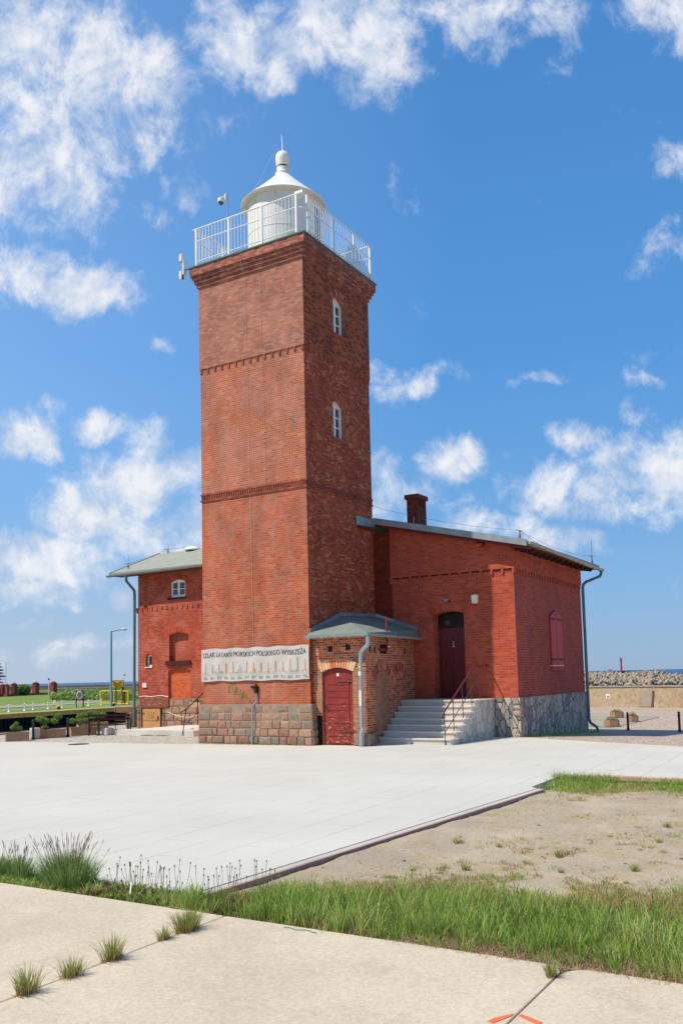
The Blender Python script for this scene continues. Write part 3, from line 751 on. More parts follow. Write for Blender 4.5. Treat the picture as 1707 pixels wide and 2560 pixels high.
m = MB(); m.tube([(10.27, -4.5, gz-.07), (10.25, -4.5, gz-.22), (10.2, -4.47, gz-.30), (9.93, -4.1, 4.48), (9.88, -4.02, 4.40), (9.86, -4.0, 4.28), (9.86, -4.0, .13), (9.88, -4.04, .02), (10.0, -4.2, -.12), (10.05, -4.22, -.3)], .047, 10)
p = m.build('downpipe', M['pipe_green'], hs, smooth=True)
# chimney
ch = MB(); cxx, cyy = 4.85, -.98
chm = (4.62, 5.28, -.95, -.42)
m = MB().box(5.0, 5.59, -.62, -.27, 5.7, 6.83)
o = m.build('chimney', M['chimney'], hs)
MB().box(4.95, 5.64, -.67, -.22, 6.83, 6.96).build('chimney_cap', M['chimney'], o)
MB().box(5.08, 5.22, -.624, -.60, 6.62, 6.79).box(5.32, 5.46, -.624, -.60, 6.60, 6.77).build('flue_opening', M['black'], o)
MB().box(4.98, 5.61, -.64, -.25, 5.7, 5.99).build('flashing', M['zinc'], o)
# lightning masts on the right roof
def mast(parent, x, y, z, h, d=(1, 0), spike=0):
    m = MB(); m.tube([(x, y, z), (x, y, z+h)], .016, 6); m.tube([(x-.14*d[0], y-.14*d[1], z), (x, y, z+h*.7)], .01, 5); m.tube([(x+.03, y, z), (x, y, z+h*.8)], .01, 5)
    m.tube([(x-.15, y+.05, z+h-.01), (x+.12, y-.05, z+h-.01)], .006, 4)
    if spike: m.tube([(x+.03, y, z+h), (x+.02, y, z+h+spike)], .006, 4)
    return m.build('lightning_mast', M['rust'], parent)
mast(r1, 3.62, -4.2, EZ+.17, .27); mast(r1, 9.8, -4.35, EZ+.14, .26, (-1, 0), .5)
m = MB(); m.tube([(3.03, -.3, 5.9), (3.06, -.3, 6.22)], .016, 6)
m = MB(); m.tube([(4.0, -.97, 5.82), (4.02, -.97, 6.1)], .018, 6); m.build('roof_vent', M['zinc'], r1)
m = MB()
def sag(p, q, s, n=12): return [(p[0]+(q[0]-p[0])*t/n, p[1]+(q[1]-p[1])*t/n, p[2]+(q[2]-p[2])*t/n-s*4*(t/n)*(1-t/n)) for t in range(n+1)]
m.tube(sag((3.38, .02, 6.42), (3.62, -4.2, EZ+.43), .10), .0035, 4); m.tube(sag((3.62, -4.2, EZ+.43), (9.8, -4.35, EZ+.38), .14), .0035, 4)
m.tube(sag((3.62, -4.2, EZ+.43), (4.4, -4.5, EZ+.1), .02), .005, 4); m.tube(sag((4.4, -4.5, EZ+.1), (4.0, -3.96, 4.6), .0), .004, 4)
m.build('lightning_wire', M['rust'], r1)
# left wing
LX = 5.5; LY = 10.95
wz = 5.45
o = MB().box(LX, 9.79, 3.4, LY, ZS+.01, wz+.03).build('wall', M['wing'], hs)
cut(o, [MB().prism(arch(8.72, 9.43, 4.56, 5.1, 5.2), 'x', 5.3, 5.62), MB().prism(arch(8.61, 9.48, 2.33, 3.24, 3.33), 'x', 5.3, 5.66),
        MB().prism(arch(8.51, 9.53, 1.03, 1.99, 2.09), 'x', 5.3, 5.60), MB().prism(arch(10.29, 10.59, 2.15, 2.55, 2.6), 'x', 5.3, 5.66)])
m = MB(); m.box(LX-.028, LX+.02, 3.4, LY+.11, 4.29, wz); m.box(LX-.028, 9.8, LY-.02, LY+.11, 4.29, wz)
o = fixn(m.build('upper_wall', M['wing'], hs))
cut(o, [MB().prism(arch(8.72, 9.43, 4.56, 5.1, 5.2), 'x', 5.3, 5.62)])
m = MB()
for k in range(25): y = LY+.02-k*.236; m.box(LX-.026, LX+.01, y, y+.055, 4.17, 4.29)
m.box(LX-.02, LX+.2, LY-.01, LY+.07, 4.1, 4.29)
m.build('frieze', M['wing'], hs)
MB().box(LX+.085, LX+.10, 8.50, 9.54, 1.0, 2.1).build('bricked_up_door', M['infill'], hs)
m = MB(); voussoirs(m, 'x', LX-.006, .03, 8.50, 9.60, 3.24, 3.35, .19, 19); m.build('window_arch', M['arch'], hs); m = MB(); voussoirs(m, 'x', LX-.034, .03, 8.66, 9.49, 5.1, 5.21, .14, 13); m.build('window_arch', M['arch'], hs); m = MB()
voussoirs(m, 'x', LX-.006, .03, 10.24, 10.64, 2.55, 2.61, .12, 8); m.build('window_arch', M['arch'], hs)
MB().box(LX-.07, LX+.16, 8.48, 9.60, 2.19, 2.33).build('window_sill', M['dark_gap'], hs)
MB().box(LX-.06, LX+.05, 8.66, 9.50, 4.50, 4.56).build('window_sill', M['dark_gap'], hs)
fr = MB().prism(arch(8.71, 9.44, 4.56, 5.1, 5.2), 'x', LX+.07, LX+.12).build('window', M['white'], hs)
cs = []
for a, b in ((8.80, 9.03), (9.12, 9.35)):
    cs += [MB().box(LX+.0, LX+.105, a, b, 4.66, 4.85), MB().prism([(a, 4.875), (b, 4.875), (b, 5.08 if a > 9 else 5.1), (a, 5.1 if a > 9 else 5.08)], 'x', LX, LX+.105)]
cut(fr, cs); MB().box(LX+.10, LX+.106, 8.76, 9.4, 4.6, 5.12).build('pane', M['glass'], fr)
fr = MB().prism(arch(10.285, 10.595, 2.15, 2.55, 2.6), 'x', LX+.11, LX+.155).build('window', M['white'], hs)
cut(fr, [MB().box(LX+.0, LX+.14, 10.35, 10.53, 2.22, 2.52)]); MB().box(LX+.135, LX+.142, 10.33, 10.56, 2.2, 2.54).build('pane', M['glass'], fr)
MB().box(LX-.03, LX+.11, 10.27, 10.61, 2.12, 2.15).build('sill_board', M['white'], hs)
m = MB(); m.xf = Matrix.Translation((LX, 0, 0)); ashlar(m, 'x', 3.5, LY+.02, 0, ZS, 4, .07, .045, wr=(.26, .5), seed=9); m.xf = None
m.box(LX-.055, LX+.2, 3.5, LY+.03, .985, 1.02, .1)
fixn(m.build('stone_plinth', M['ashlar'], hs)); MB().box(LX-.035, 9.8, 3.4, LY+.03, -.1, 1.0).build('plinth_core', M['mortar'], hs)
# wing roof: eave towards -X, ridge along Y
e0, r0 = (5.0, 5.52), (7.62, 6.50)
m = MB(); m.prism([(e0[0], e0[1]), (r0[0], r0[1]), (10.3, 5.5), (10.3, 5.58), (r0[0], r0[1]+.09), (e0[0], e0[1]+.07)], 'y', 1.2, 11.85)
r2 = fixn(m.build('roof', M['roof_felt'], hs))
m = MB(); m.prism([(5.0, 5.50), (7.62, 6.48), (10.3, 5.48), (10.3, 5.60), (7.62, 6.61), (5.0, 5.605)], 'y', 11.85, 11.88); fixn(m.build('verge_board', M['timber_dark'], r2))
m = MB(); m.box(5.06, 5.5, 3.4, 11.8, 5.47, 5.50); m.build('soffit', M['rust'], r2)
m = MB(); gutter(m, (4.96, 11.95, 5.50), (4.96, 3.3, 5.58), .07, (-1, 0, 0)); m.build('gutter', M['zinc_pale'], hs, smooth=True)
m = MB(); m.tube([(4.96, 11.02, 5.46), (4.96, 11.02, 5.3), (5.0, 11.02, 5.22), (5.36, 11.05, 4.97), (5.41, 11.05, 4.9), (5.42, 11.05, 4.8), (5.42, 11.08, .05)], .05, 10)
m.build('downpipe', M['pipe_green'], hs, smooth=True)
mast(r2, 5.45, 11.4, 5.72, .24, (0, 1), .34); mast(r2, 7.6, 11.4, 6.55, .18, (0, 1), .2)
m = MB(); m.tube(sag((5.45, 11.4, 5.95), (7.6, 11.4, 6.73), .03), .005, 4); m.tube(sag((7.6, 11.4, 6.73), (7.6, 5, 6.75), .05), .005, 4); m.build('lightning_wire', M['rust'], r2)
m = MB(); m.lathe([(.30, 0), (.32, .03), (.30, .08), (.2, .14), (.02, .17)], (7.6, 10.15, 6.56), 20); m.build('roof_dome', M['white'], r2, smooth=True)
m = MB(); m.box(6.0, 6.4, 3.5, 3.6, 1, 5)
# ------------------------------------------------------------------ cellar annex
an = thing('cellar_annex', (1.5, -.8, 0), 'low old brick annex with hipped grey roof and red cellar door', 'annex')
AX, AY, BY = .12, -1.50, -.97
plan = [(AX, -.01), (AX, AY), (3.76, BY), (3.76, -.01)]
wa = MB().prism(plan, 'z', 0, 2.66).build('wall', M['annex'], an)
cut(wa, [MB().prism(arch(-1.13, -.27, -.1, 1.76, 1.86), 'x', -.2, .24)])
sd = Vector((3.76-AX, BY-AY, 0)); SL = sd.length; sd.normalize(); sn = Vector((sd.y, -sd.x, 0))   # side wall frame, sn points outwards
SX = Matrix(((sd.x, -sn.x, 0, AX), (sd.y, -sn.y, 0, AY), (0, 0, 1, 0), (0, 0, 0, 1)))       # local: x along wall, y into the wall
def side_arch(x0, x1, z0, zs, za, hh, mat):
    m = MB(); m.xf = SX; m.prism(arch(x0, x1, z0, zs, za), 'y', -.006, .02); m.build('blocked_opening', mat, an)
    m = MB(); m.xf = SX; voussoirs(m, 'y', -.012, .03, x0-.04, x1+.04, zs, za+.02, hh, 15); m.build('arch', M['arch_old'], an)
side_arch(.62, 1.62, .3, 1.55, 1.80, .22, M['annex_patch']); side_arch(2.05, 2.78, .7, 1.55, 1.76, .22, M['annex'])
m = MB(); m.prism(arch(-1.50+.02, -1.14, 0.3, 1.8, 1.82), 'x', AX-.008, AX+.02); m.box(AX-.006, AX+.02, -.262, -.13, .78, 1.95); m.build('crumbled_patch', M['annex_patch'], an)
m = MB(); voussoirs(m, 'x', AX-.02, .05, -1.16, -.25, 1.765, 1.865, .23, 13); m.build('cream_arch', M['cream'], an)
m = MB()
for y, z in ((-.52, 2.26), (-1.02, 2.28)): m.box(AX-.003, AX+.02, y-.065, y+.065, z, z+.13)
m.xf = SX
for x in (.30, .62, 2.9): m.box(x-.05, x+.05, -.004, .02, 2.22, 2.36)
m.box(1.0, 1.5, -.004, .02, 2.2, 2.42)
m.build('vent_grille', M['black'], an)
m = MB(); m.box(AX+.04, AX+.1, -1.125, -.275, .02, 1.80)
m = MB(); m.prism(arch(-1.125, -.275, .03, 1.755, 1.85), 'x', AX+.05, AX+.10); dl = fixn(m.build('cellar_door', M['door_red'], an))
m = MB()
for k in range(10):
    z = .06+k*.155; m.box(AX+.036, AX+.051, -1.0, -.39, z, z+.142)
m.build('door_plank', M['door_red'], dl)
m = MB(); m.box(AX+.02, AX+.037, -1.16, -.70, 1.52, 1.56); m.tube([(AX+.01, -1.16, 1.56), (AX+.01, -1.24, 1.5)], .018, 6); m.box(AX+.02, AX+.037, -1.16, -.72, .33, .365); m.tube([(AX+.0, -1.14, .36), (AX+.0, -1.24, .28)], .022, 6)
m.build('strap_hinge', M['rust'], dl)
m = MB(); m.tube([(AX+.02, -.33, .98), (AX+.0, -.36, .93), (AX+.02, -.34, .86)], .009, 6); m.tube([(AX+.0, -.34, .90), (AX+.0, -.44, .86)], .009, 6); m.build('handle', M['iron'], dl)
MB().box(AX+.045, AX+.05, -.72, -.66, 1.66, 1.73).build('white_tag', M['white'], dl)
m = MB(); m.prism([(AX-.09, AY-.10), (AX+.32, AY-.06), (AX+.3, -1.14), (AX-.07, -1.15)], 'z', 0, .29, .9); fixn(m.build('corner_stone', M['ashlar'], an, bevel=.02))
m = MB(); m.box(AX-.002, AX+.03, -.262, -.10, 0, .72); m.build('niche_shade', M['black'], an)  # flat black sheet painting the deep shade of a recess beside the door
# annex roof
E1, E2, E3 = Vector((-.13, -.01, 2.66)), Vector((-.13, -1.70, 2.66)), Vector((3.755, -1.17, 2.70))
B0, B1, B2, B3, B4 = Vector((-.02, -.012, 2.74)), Vector((1.48, -.012, 3.22)), Vector((3.36, -.012, 3.28)), Vector((3.755, -.37, 3.12)), Vector((3.755, -1.1, 2.88))
dn = Vector((0, 0, -.07))
top = [E1, E2, E3, B4, B3, B2, B1, B0]
m = MB(); m.add(top+[p+dn for p in top], [(0, 1, 6, 7), (1, 2, 3), (1, 3, 4), (1, 4, 5), (1, 5, 6), (8, 15, 14, 9), (9, 11, 10), (9, 12, 11), (9, 13, 12), (9, 14, 13), (0, 8, 9, 1), (1, 9, 10, 2), (2, 10, 11, 3)])
ra = fixn(m.build('roof', M['roof_annex'], an))
m = MB()
for a, b in ((B0, B1), (B1, B2), (B2, B3), (B3, B4)):
    u = Vector((0, 0, .085)); w_ = Vector((0, -.015, .01)); w2 = Vector((0, -.03, .0))
    if a is B3: w_ = Vector((-.015, 0, .01)); w2 = Vector((-.03, 0, 0))
    m.add([a+w_, b+w_, b+u+w_, a+u+w_, a+w2, b+w2, b+u+w2, a+u+w2], [(0, 1, 2, 3), (4, 5, 6, 7), (3, 2, 6, 7), (0, 1, 5, 4), (0, 3, 7, 4), (1, 2, 6, 5)])
m.prism([(3.70, -1.12, ), (3.755, -1.12), (3.755, -1.06), (3.70, -1.06)], 'z', 2.70, 2.92)
fixn(m.build('flashing', M['zinc'], ra))
m = MB(); gutter(m, (-.18, .03, 2.64), (-.18, -1.78, 2.64), .062, (-1, 0, 0))
gutter(m, Vector((-.18, -1.76, 2.64))+sn*0, Vector((3.78, -1.22, 2.66)), .062, tuple(sn))
m2 = MB()
for k in range(5):
    y = -.1-k*.38; m2.tube([(-.18-.066*math.cos(a), y, 2.64-.066*math.sin(a)) for a in [PI*i/8 for i in range(9)]], .007, 4)
g = m.build('gutter', M['zinc_pale'], an, smooth=True); m2.build('gutter_bracket', M['white'], g)
m = MB(); m.tube([(-.16, -1.73, 2.6), (-.15, -1.73, 2.45), (-.14, -1.70, 2.36), (-.08, -1.55, 2.27), (-.04, -1.47, 2.2), (-.03, -1.45, 2.1), (-.03, -1.43, .47), (-.04, -1.47, .40), (-.06, -1.44, .33), (-.06, -1.43, .02)],
    [.052, .05, .05, .05, .05, .046, .046, .05, .05, .045], 12)
dp = m.build('downpipe', M['galv'], an, smooth=True)
m = MB(); m.lathe([(.047, 1.84), (.049, 1.845), (.049, 1.88), (.047, 1.885)], (-.03, -1.441, 0), 14); m.build('yellow_band', M['sign_yellow'], dp)
MB().box(-.082, -.075, -1.475, -1.405, 1.66, 1.76).box(-.082, -.075, -1.475, -1.41, .95, 1.32).build('sticker', M['grey_white'], dp)
m = MB(); m.xf = SX; m.tube([(.70, -.12, 2.30), (1.15, -.12, 2.28), (1.2, -.12, 2.32), (1.2, -.12, 3.08)], .026, 8); m.tube([(.9, -.12, 2.29), (.9, 0, 2.29)], .03, 8)
m.build('vent_pipe', M['red_pipe'], an, smooth=True)
m = MB(); m.xf = SX; m.tube([(1.25, -.1, 2.37), (1.5, -.1, 2.37)], .012, 6); m.build('white_rod', M['white'], an)
# ------------------------------------------------------------------ entrance steps
st = thing('entrance_steps', (2.2, -2.4, 0), 'seven granite entrance steps with pink treads rising beside the annex to the maroon door', 'steps')
RH, TR, X0 = .1415, .285, .90
def side_y(x): return AY+(x-AX)*(BY-AY)/(3.76-AX)-.003
for k in range(7):
    x = X0+k*TR; zt = RH*(k+1); xe = x+TR+.06 if k < 6 else 3.713
    yr = -3.30-.02*(6-k)*.5
    def outline(x, e, y):
        r = .09; p = [(xe, y), (x+r-e, y)]
        for i in range(1, 5): a = PI/2*i/5; p.append((x-e+r-r*math.sin(a), y+r-r*math.cos(a)))
        p += [(x-e, y+r), (x-e, side_y(x)), (xe, side_y(xe))]
        return p
    s0 = MB().prism(outline(x, 0, yr+.03), 'z', zt-RH-(0.02 if k else 0), zt-.032).build('riser', M['step'], st); fixn(s0)
    s1 = MB().prism(outline(x, .028, yr), 'z', zt-.032, zt).build('tread', M['tread'], st, bevel=0); fixn(s1)
m = MB(); pts = [(X0+.12, 0), (3.7, 0), (3.7, RH*7-.034)]+[(X0+.05+k*TR+.05, RH*(k+1)-.034) for k in range(6, -1, -1)]
pp = [(X0+.12, 0), (3.712, 0), (3.712, RH*7-.034)]
for k in range(6, -1, -1):
    pp.append((X0+k*TR+.09, RH*(k+1)-.034)); 
    if k: pp.append((X0+k*TR+.09, RH*k-.034))
m.prism(pp, 'y', -3.275, -3.2); fixn(m.build('side_wall', M['flag_light'], st))
# handrail
hr = thing('stair_handrail', (1.9, -3.15, 0), 'dark red iron handrail on thin posts along the entrance steps', 'handrail')
RY = -3.15
m = MB(); m.tube([(.80, RY, .60), (.79, RY, .68), (.86, RY, .76), (2.73, RY, 1.82), (2.8, RY, 1.84), (3.70, RY+.03, 1.84), (3.73, RY+.03, 1.84)], .019, 8)
m.lathe([(.01, -.03), (.03, -.015), (.03, .015), (.01, .03)], (3.71, RY+.03, 1.84), 10); m.build('top_rail', M['red_rail'], hr, smooth=True)
m = MB(); m.tube([(.90, RY, .30), (2.75, RY, 1.36), (3.72, RY+.03, 1.36)], .010, 6); m.build('lower_rail', M['rail_post'], hr)
for x, z0, z1 in ((.88, 0, .77), (1.40, 2*RH, 1.06), (1.97, 4*RH, 1.385), (2.54, 6*RH, 1.71), (3.10, 7*RH, 1.84)):
    MB().tube([(x, RY, z0-.0), (x, RY, z1)], .012, 6).build('post', M['rail_post'], hr)
# ------------------------------------------------------------------ things fixed to walls
bn = thing('banner', (-.03, 1.7, 2.0), 'long white vinyl banner with a row of painted lighthouses fixed across the tower front', 'banner')
m = MB(); nx, nz = 60, 14
def bz(y, t):   # banner outline with slight sag between eyelets
    zt = 2.445+.012*math.sin(y*9)-.0*y; zb = 1.60+.010*math.sin(y*7+1)
    return zb+(zt-zb)*t
def bx(y, t): return -.035-.012*abs(math.sin(y*2.3+t*2.2))-.006*math.sin(y*11+t*5)
for i in range(nx+1):
    y = 3.385-3.385*i/nx
    for j in range(nz+1):
        t = j/nz; m.v.append((bx(y, t), y, bz(y, t)))
for i in range(nx):
    for j in range(nz): a = i*(nz+1)+j; m.f.append((a, a+nz+1, a+nz+2, a+1)); m.t.append(0)
sheet = m.build('sheet', M['banner'], bn, smooth=True)
def bp(y, t, e=.004): return (bx(y, t)-e, y, bz(y, t))
m = MB(); text_mb('SZLAK LATARŃ MORSKICH POLSKIEGO WYBRZEŻA', .17, lambda x, y: bp(3.34-x, .74+y*1.25, .006), m, 3.26)
vs = m.v[:]; m.v = vs+[(p[0], p[1]-.004, p[2]) for p in vs]; k = len(vs); f0 = m.f[:]; m.f = f0+[tuple(i+k for i in f) for f in f0]; m.t = [0]*len(m.f)
m.build('lettering', M['ink'], bn)
m = MB()
for i in range(40):
    y = 3.33-3.28*i/40; y2 = y-.086; m.add([bp(y, .19, .003), bp(y2, .19, .003), bp(y2, .26+.015*math.sin(i), .003), bp(y, .26+.015*math.sin(i-1), .003)], [(0, 1, 2, 3)])
m.build('painted_ground', M['print_ground'], bn)
kinds = [('print_red', .008, .34), ('print_red', .022, .27), ('print_grey', .012, .30), ('print_orange', .03, .31), ('print_red', .016, .36), ('print_grey', .022, .24), ('print_red', .015, .36), ('print_orange', .018, .30),
         ('print_orange', .022, .31), ('print_red', .010, .33), ('print_red', .018, .34), ('print_red', .012, .30), ('print_orange', .015, .41), ('print_green', .014, .43), ('print_red', .016, .36)]
for i, (mt, w_, h_) in enumerate(kinds):
    y = 3.235-i*.2235; m = MB(); zb = .235
    def q4(a, b, t0, t1, e=.006): m.add([bp(y+a, t0, e), bp(y-a, t0, e), bp(y-b, t1, e), bp(y+b, t1, e)], [(0, 1, 2, 3)])
    q4(w_*1.25, w_*.95, zb, zb+h_*.8); q4(w_*1.3, w_*1.3, zb+h_*.8, zb+h_*.84); q4(w_*.7, w_*.7, zb+h_*.84, zb+h_*.94); q4(w_*.9, .001, zb+h_*.94, zb+h_*1.03)
    if i in (5, 7, 9, 11): q4(w_*2.6, w_*2.4, zb, zb+.1, .005); q4(w_*2.6, w_*.6, zb+.1, zb+.16, .005)
    m.build('painted_lighthouse', M[mt], bn)
m = MB(); rr = random.Random(3)
for i in range(15):
    y0 = 3.31-i*.2235
    for r in range(5):
        ln = rr.uniform(.08, .17); t = .135-r*.019; m.add([bp(y0, t, .004), bp(y0-ln, t, .004), bp(y0-ln, t+.009, .004), bp(y0, t+.009, .004)], [(0, 1, 2, 3)])
m.build('caption_lines', M['print_grey'], bn)
m = MB()
for i in range(60):
    y = 3.33-rr.random()*3.28; w_ = rr.uniform(.006, .02); m.add([bp(y+w_, .245, .0055), bp(y-w_, .245, .0055), bp(y, .245+rr.uniform(.03, .08), .0055)], [(0, 1, 2)])
m.build('painted_bushes', M['print_green'], bn)
# dome camera
cm = thing('security_camera', (-.12, 2.29, 13.1), 'white dome security camera on a thin pole above the gallery railing', 'camera')
MB().tube([(-.1, 2.29, 12.93), (-.1, 2.29, 14.74)], .018, 8).build('pole', M['galv'], cm)
m = MB(); m.box(-.14, -.06, 2.32, 2.36, 14.55, 14.72); m.tube([(-.1, 2.34, 14.66), (-.1, 2.46, 14.68), (-.1, 2.5, 14.66)], .02, 6); m.build('bracket', M['grey_white'], cm)
MB().lathe([(.03, .13), (.08, .1), (.095, .05), (.095, .0), (.075, -.01)], (-.1, 2.51, 14.55), 18).build('housing', M['grey_white'], cm, smooth=True)
MB().lathe([(.07, .0), (.062, -.04), (.035, -.07), (.005, -.078)], (-.1, 2.51, 14.545), 18).build('dome', M['glass'], cm, smooth=True)
an2 = thing('radio_antenna', (-.2, 3.82, 13.0), 'pair of pale antenna boxes on a bracket off the left cornice corner', 'antenna')
m = MB(); m.box(-.28, -.16, 3.76, 3.87, 13.16, 13.37); m.build('upper_box', M['grey_white'], an2, bevel=.01)
m = MB(); m.box(-.25, -.15, 3.72, 3.77, 12.78, 13.2); m.build('panel', M['grey_white'], an2); m = MB(); m.box(-.26, -.16, 3.79, 3.89, 12.66, 12.90); m.build('lower_box', M['grey_white'], an2, bevel=.01)
MB().tube([(-.2, 3.78, 13.2), (-.2, 3.78, 12.66)], .02, 6).tube([(-.2, 3.78, 12.93), (-.15, 3.59, 12.91), (-.15, 3.4, 12.95)], .012, 6).build('bracket', M['iron'], an2)
al = thing('alarm_siren', (HX-.03, -2.84, 3.55), 'cream alarm siren box with red lamp beside the entrance door', 'alarm siren')
m = MB(); m.prism([(-2.93, 3.72), (-2.90, 3.74), (-2.78, 3.74), (-2.75, 3.72), (-2.76, 3.55), (-2.79, 3.50), (-2.89, 3.50), (-2.92, 3.55)], 'x', HX-.075, HX-.0); fixn(m.build('casing', M['cream_plastic'], al, bevel=.008))
MB().lathe([(.01, -.04), (.045, -.03), (.05, 0)], (HX-.04, -2.84, 3.5), 14).build('red_lamp', M['sign_red'], al, smooth=True)
wlp = thing('wall_lamp', (HX, -2.06, 3.63), 'small grey wall lamp fixed over the entrance door arch', 'lamp')
m = MB(); m.tube([(HX, -2.1, 3.60), (HX-.08, -2.1, 3.63)], .02, 8); m.build('arm', M['iron'], wlp)
m = MB(); m.tube([(HX-.07, -2.08, 3.66), (HX-.16, -1.99, 3.62)], [.03, .055], 12); m.build('shade', M['zinc'], wlp)
nt = MB().box(LX-.035, LX-.03+.02, 10.53, 10.73, 1.42, 1.58).build('wall_notice', M['grey_white'], loc=(LX, 10.6, 1.5)); props(nt, 'small pale notice sheet on the brick wing above the wooden sign', 'notice')
nt['label'] = 'small pale notice sheet on the brick wing above the brown signboard'
sg = thing('wooden_signboard', (LX-.1, 10.1, .9), 'brown carved wooden signboard with wavy white top edge above the ochre panel', 'sign')
pts = [(9.44, .76), (9.5, .72), (10.74, .73), (10.78, .78), (10.79, 1.10)]
wave = [(10.79-1.37*i/14, 1.10+.018*math.sin(i*.75)-.012*math.cos(i*.4)) for i in range(15)]
m = MB(); m.prism(pts[:4]+wave, 'x', LX-.115, LX-.075); fixn(m.build('board', M['sign_wood'], sg))
m = MB(); m.tube([(LX-.115, y, z+.004) for y, z in wave], .013, 6); m.build('white_edge', M['white'], sg)
m = MB(); rr = random.Random(8)
m.tube([(LX-.118, 10.62, .97), (LX-.118, 10.54, .98), (LX-.118, 10.57, .93), (LX-.118, 10.61, .9)], .007, 4)
for k in range(13):
    y = 10.5-k*.063; m.tube([(LX-.118, y, .89), (LX-.118, y-.018, .925+rr.uniform(-.005, .02)), (LX-.118, y-.036, .895), (LX-.118, y-.055, .90+rr.uniform(0, .03))], .0055, 4)
for y, z, l in ((10.45, .83, .17), (10.15, .82, .22), (10.65, .83, .1), (9.9, .84, .16), (10.55, 1.03, .2), (10.25, 1.03, .14), (9.95, 1.04, .18), (9.65, 1.0, .12), (10.4, .79, .14)):
    m.tube([(LX-.118, y, z), (LX-.118, y-l*.5, z+.012), (LX-.118, y-l, z+rr.uniform(-.012, .018))], .005, 4)
m.build('carved_script', M['banner'], sg)
bd = thing('ochre_panel', (LX-.1, 10.2, 0), 'ochre plywood door panel with green spray tag against the wing plinth', 'door panel')
m = MB(); m.box(LX-.10, LX-.07, 9.83, 10.65, .0, .67); q = m.build('panel', M['ochre'], bd)
m = MB(); m.box(LX-.105, LX-.06, 10.655, 10.72, 0, .69); m.box(LX-.105, LX-.06, 9.76, 9.825, 0, .69); m.box(LX-.105, LX-.06, 9.76, 10.72, .675, .72); m.build('frame', M['timber_dark'], bd)
m = MB(); m.box(LX-.115, LX-.10, 10.56, 10.68, .49, .515); m.box(LX-.125, LX-.10, 9.90, 9.94, .30, .42); m.tube([(LX-.11, 9.92, .40), (LX-.11, 9.99, .22)], .008, 5); m.build('handle', M['rust'], bd)
m = MB(); rr = random.Random(21)
for k in range(9):
    y = 10.42-(k % 5)*.09; z = .50 if k < 5 else .36; m.tube([(LX-.104, y+rr.uniform(-.03, .03), z+rr.uniform(-.07, .07)) for i in range(5)], .006, 4)
m.build('spray_tag', M['graffiti_y'], bd)
chn = MB()
cp = [onx(*lz(1020, 435), 5.32), onx(*lz(1130, 480), 5.32), onx(*lz(1210, 500), 5.32), onx(*lz(1290, 510), 5.32), onx(*lz(1360, 498), 5.32), onx(*lz(1425, 480), 5.32)]
P = []
for a, b in zip(cp, cp[1:]):
    for i in range(5): P.append(a.lerp(b, i/5))
P.append(cp[-1])
for i, (a, b) in enumerate(zip(P, P[1:])): chn.tube([a, b], .012 if i % 2 else .006, 5)
c_ = chn.build('hanging_chain', M['rope'], loc=tuple(P[10])); props(c_, 'white chain sagging across the stone plinth of the wing', 'chain')
# kerb wall + ramp + rail in front of the wing
rp = thing('stone_ramp', (3, 7, 0), 'low pale stone kerb with a short ramp before the brick wing', 'ramp')
MB().box(2.05, 2.3, 5.45, 8.85, -.02, .165).build('kerb_wall', M['step'], rp, bevel=.01)
m = MB(); m.prism([(8.6, 0.0), (8.6, .12), (6.2, .17), (4.9, .33), (4.2, .33), (4.2, 0)], 'x', 2.3, 5.0); fixn(m.build('ramp_slab', M['tread'], rp))
MB().box(1.98, 3.2, 4.75, 5.4, -.02, .17).box(2.1, 3.2, 4.2, 5.3, .17, .33).build('block_step', M['ashlar'], rp, bevel=.01)
rr1 = thing('ramp_railing', (4.6, 10, 0), 'thin dark railing with two horizontal bars standing before the ochre panel', 'railing')
q = [onx(*lz(318, 352), 4.6), onx(*lz(975, 368), 4.6)]; zt, zm = .745, .30
m = MB(); m.tube([(4.6, q[0].y, zt), (4.6, q[1].y, zt)], .017, 6); m.build('top_rail', M['rust'], rr1)
MB().tube([(4.6, q[0].y, zm), (4.6, q[1].y, zm)], .010, 6).build('lower_rail', M['rust'], rr1)
for y in (q[0].y, (q[0].y+q[1].y)/2, q[1].y): MB().tube([(4.6, y, 0), (4.6, y, zt)], .013, 6).build('post', M['iron'], rr1)
rr2 = thing('step_handrail', (2.4, 5.6, 0), 'dark sloping handrail on two posts beside the left corner of the tower plinth', 'handrail')
XR = 2.2; f_ = lambda x, y: onx(*lz(x, y), XR)
MB().tube([f_(1200, 440), f_(1275, 398), f_(1430, 252), f_(1510, 165)], .017, 6).build('top_rail', M['iron'], rr2)
MB().tube([f_(1285, 585), f_(1440, 440), f_(1510, 380)], .010, 6).build('lower_rail', M['iron'], rr2)
a = f_(1280, 770); b = f_(1275, 398); MB().tube([(XR-.2, a.y, 0), (XR, b.y, b.z)], .014, 6).build('post', M['iron'], rr2)
a = f_(1430, 612); b = f_(1430, 252); MB().tube([a, b], .014, 6).build('post', M['iron'], rr2)
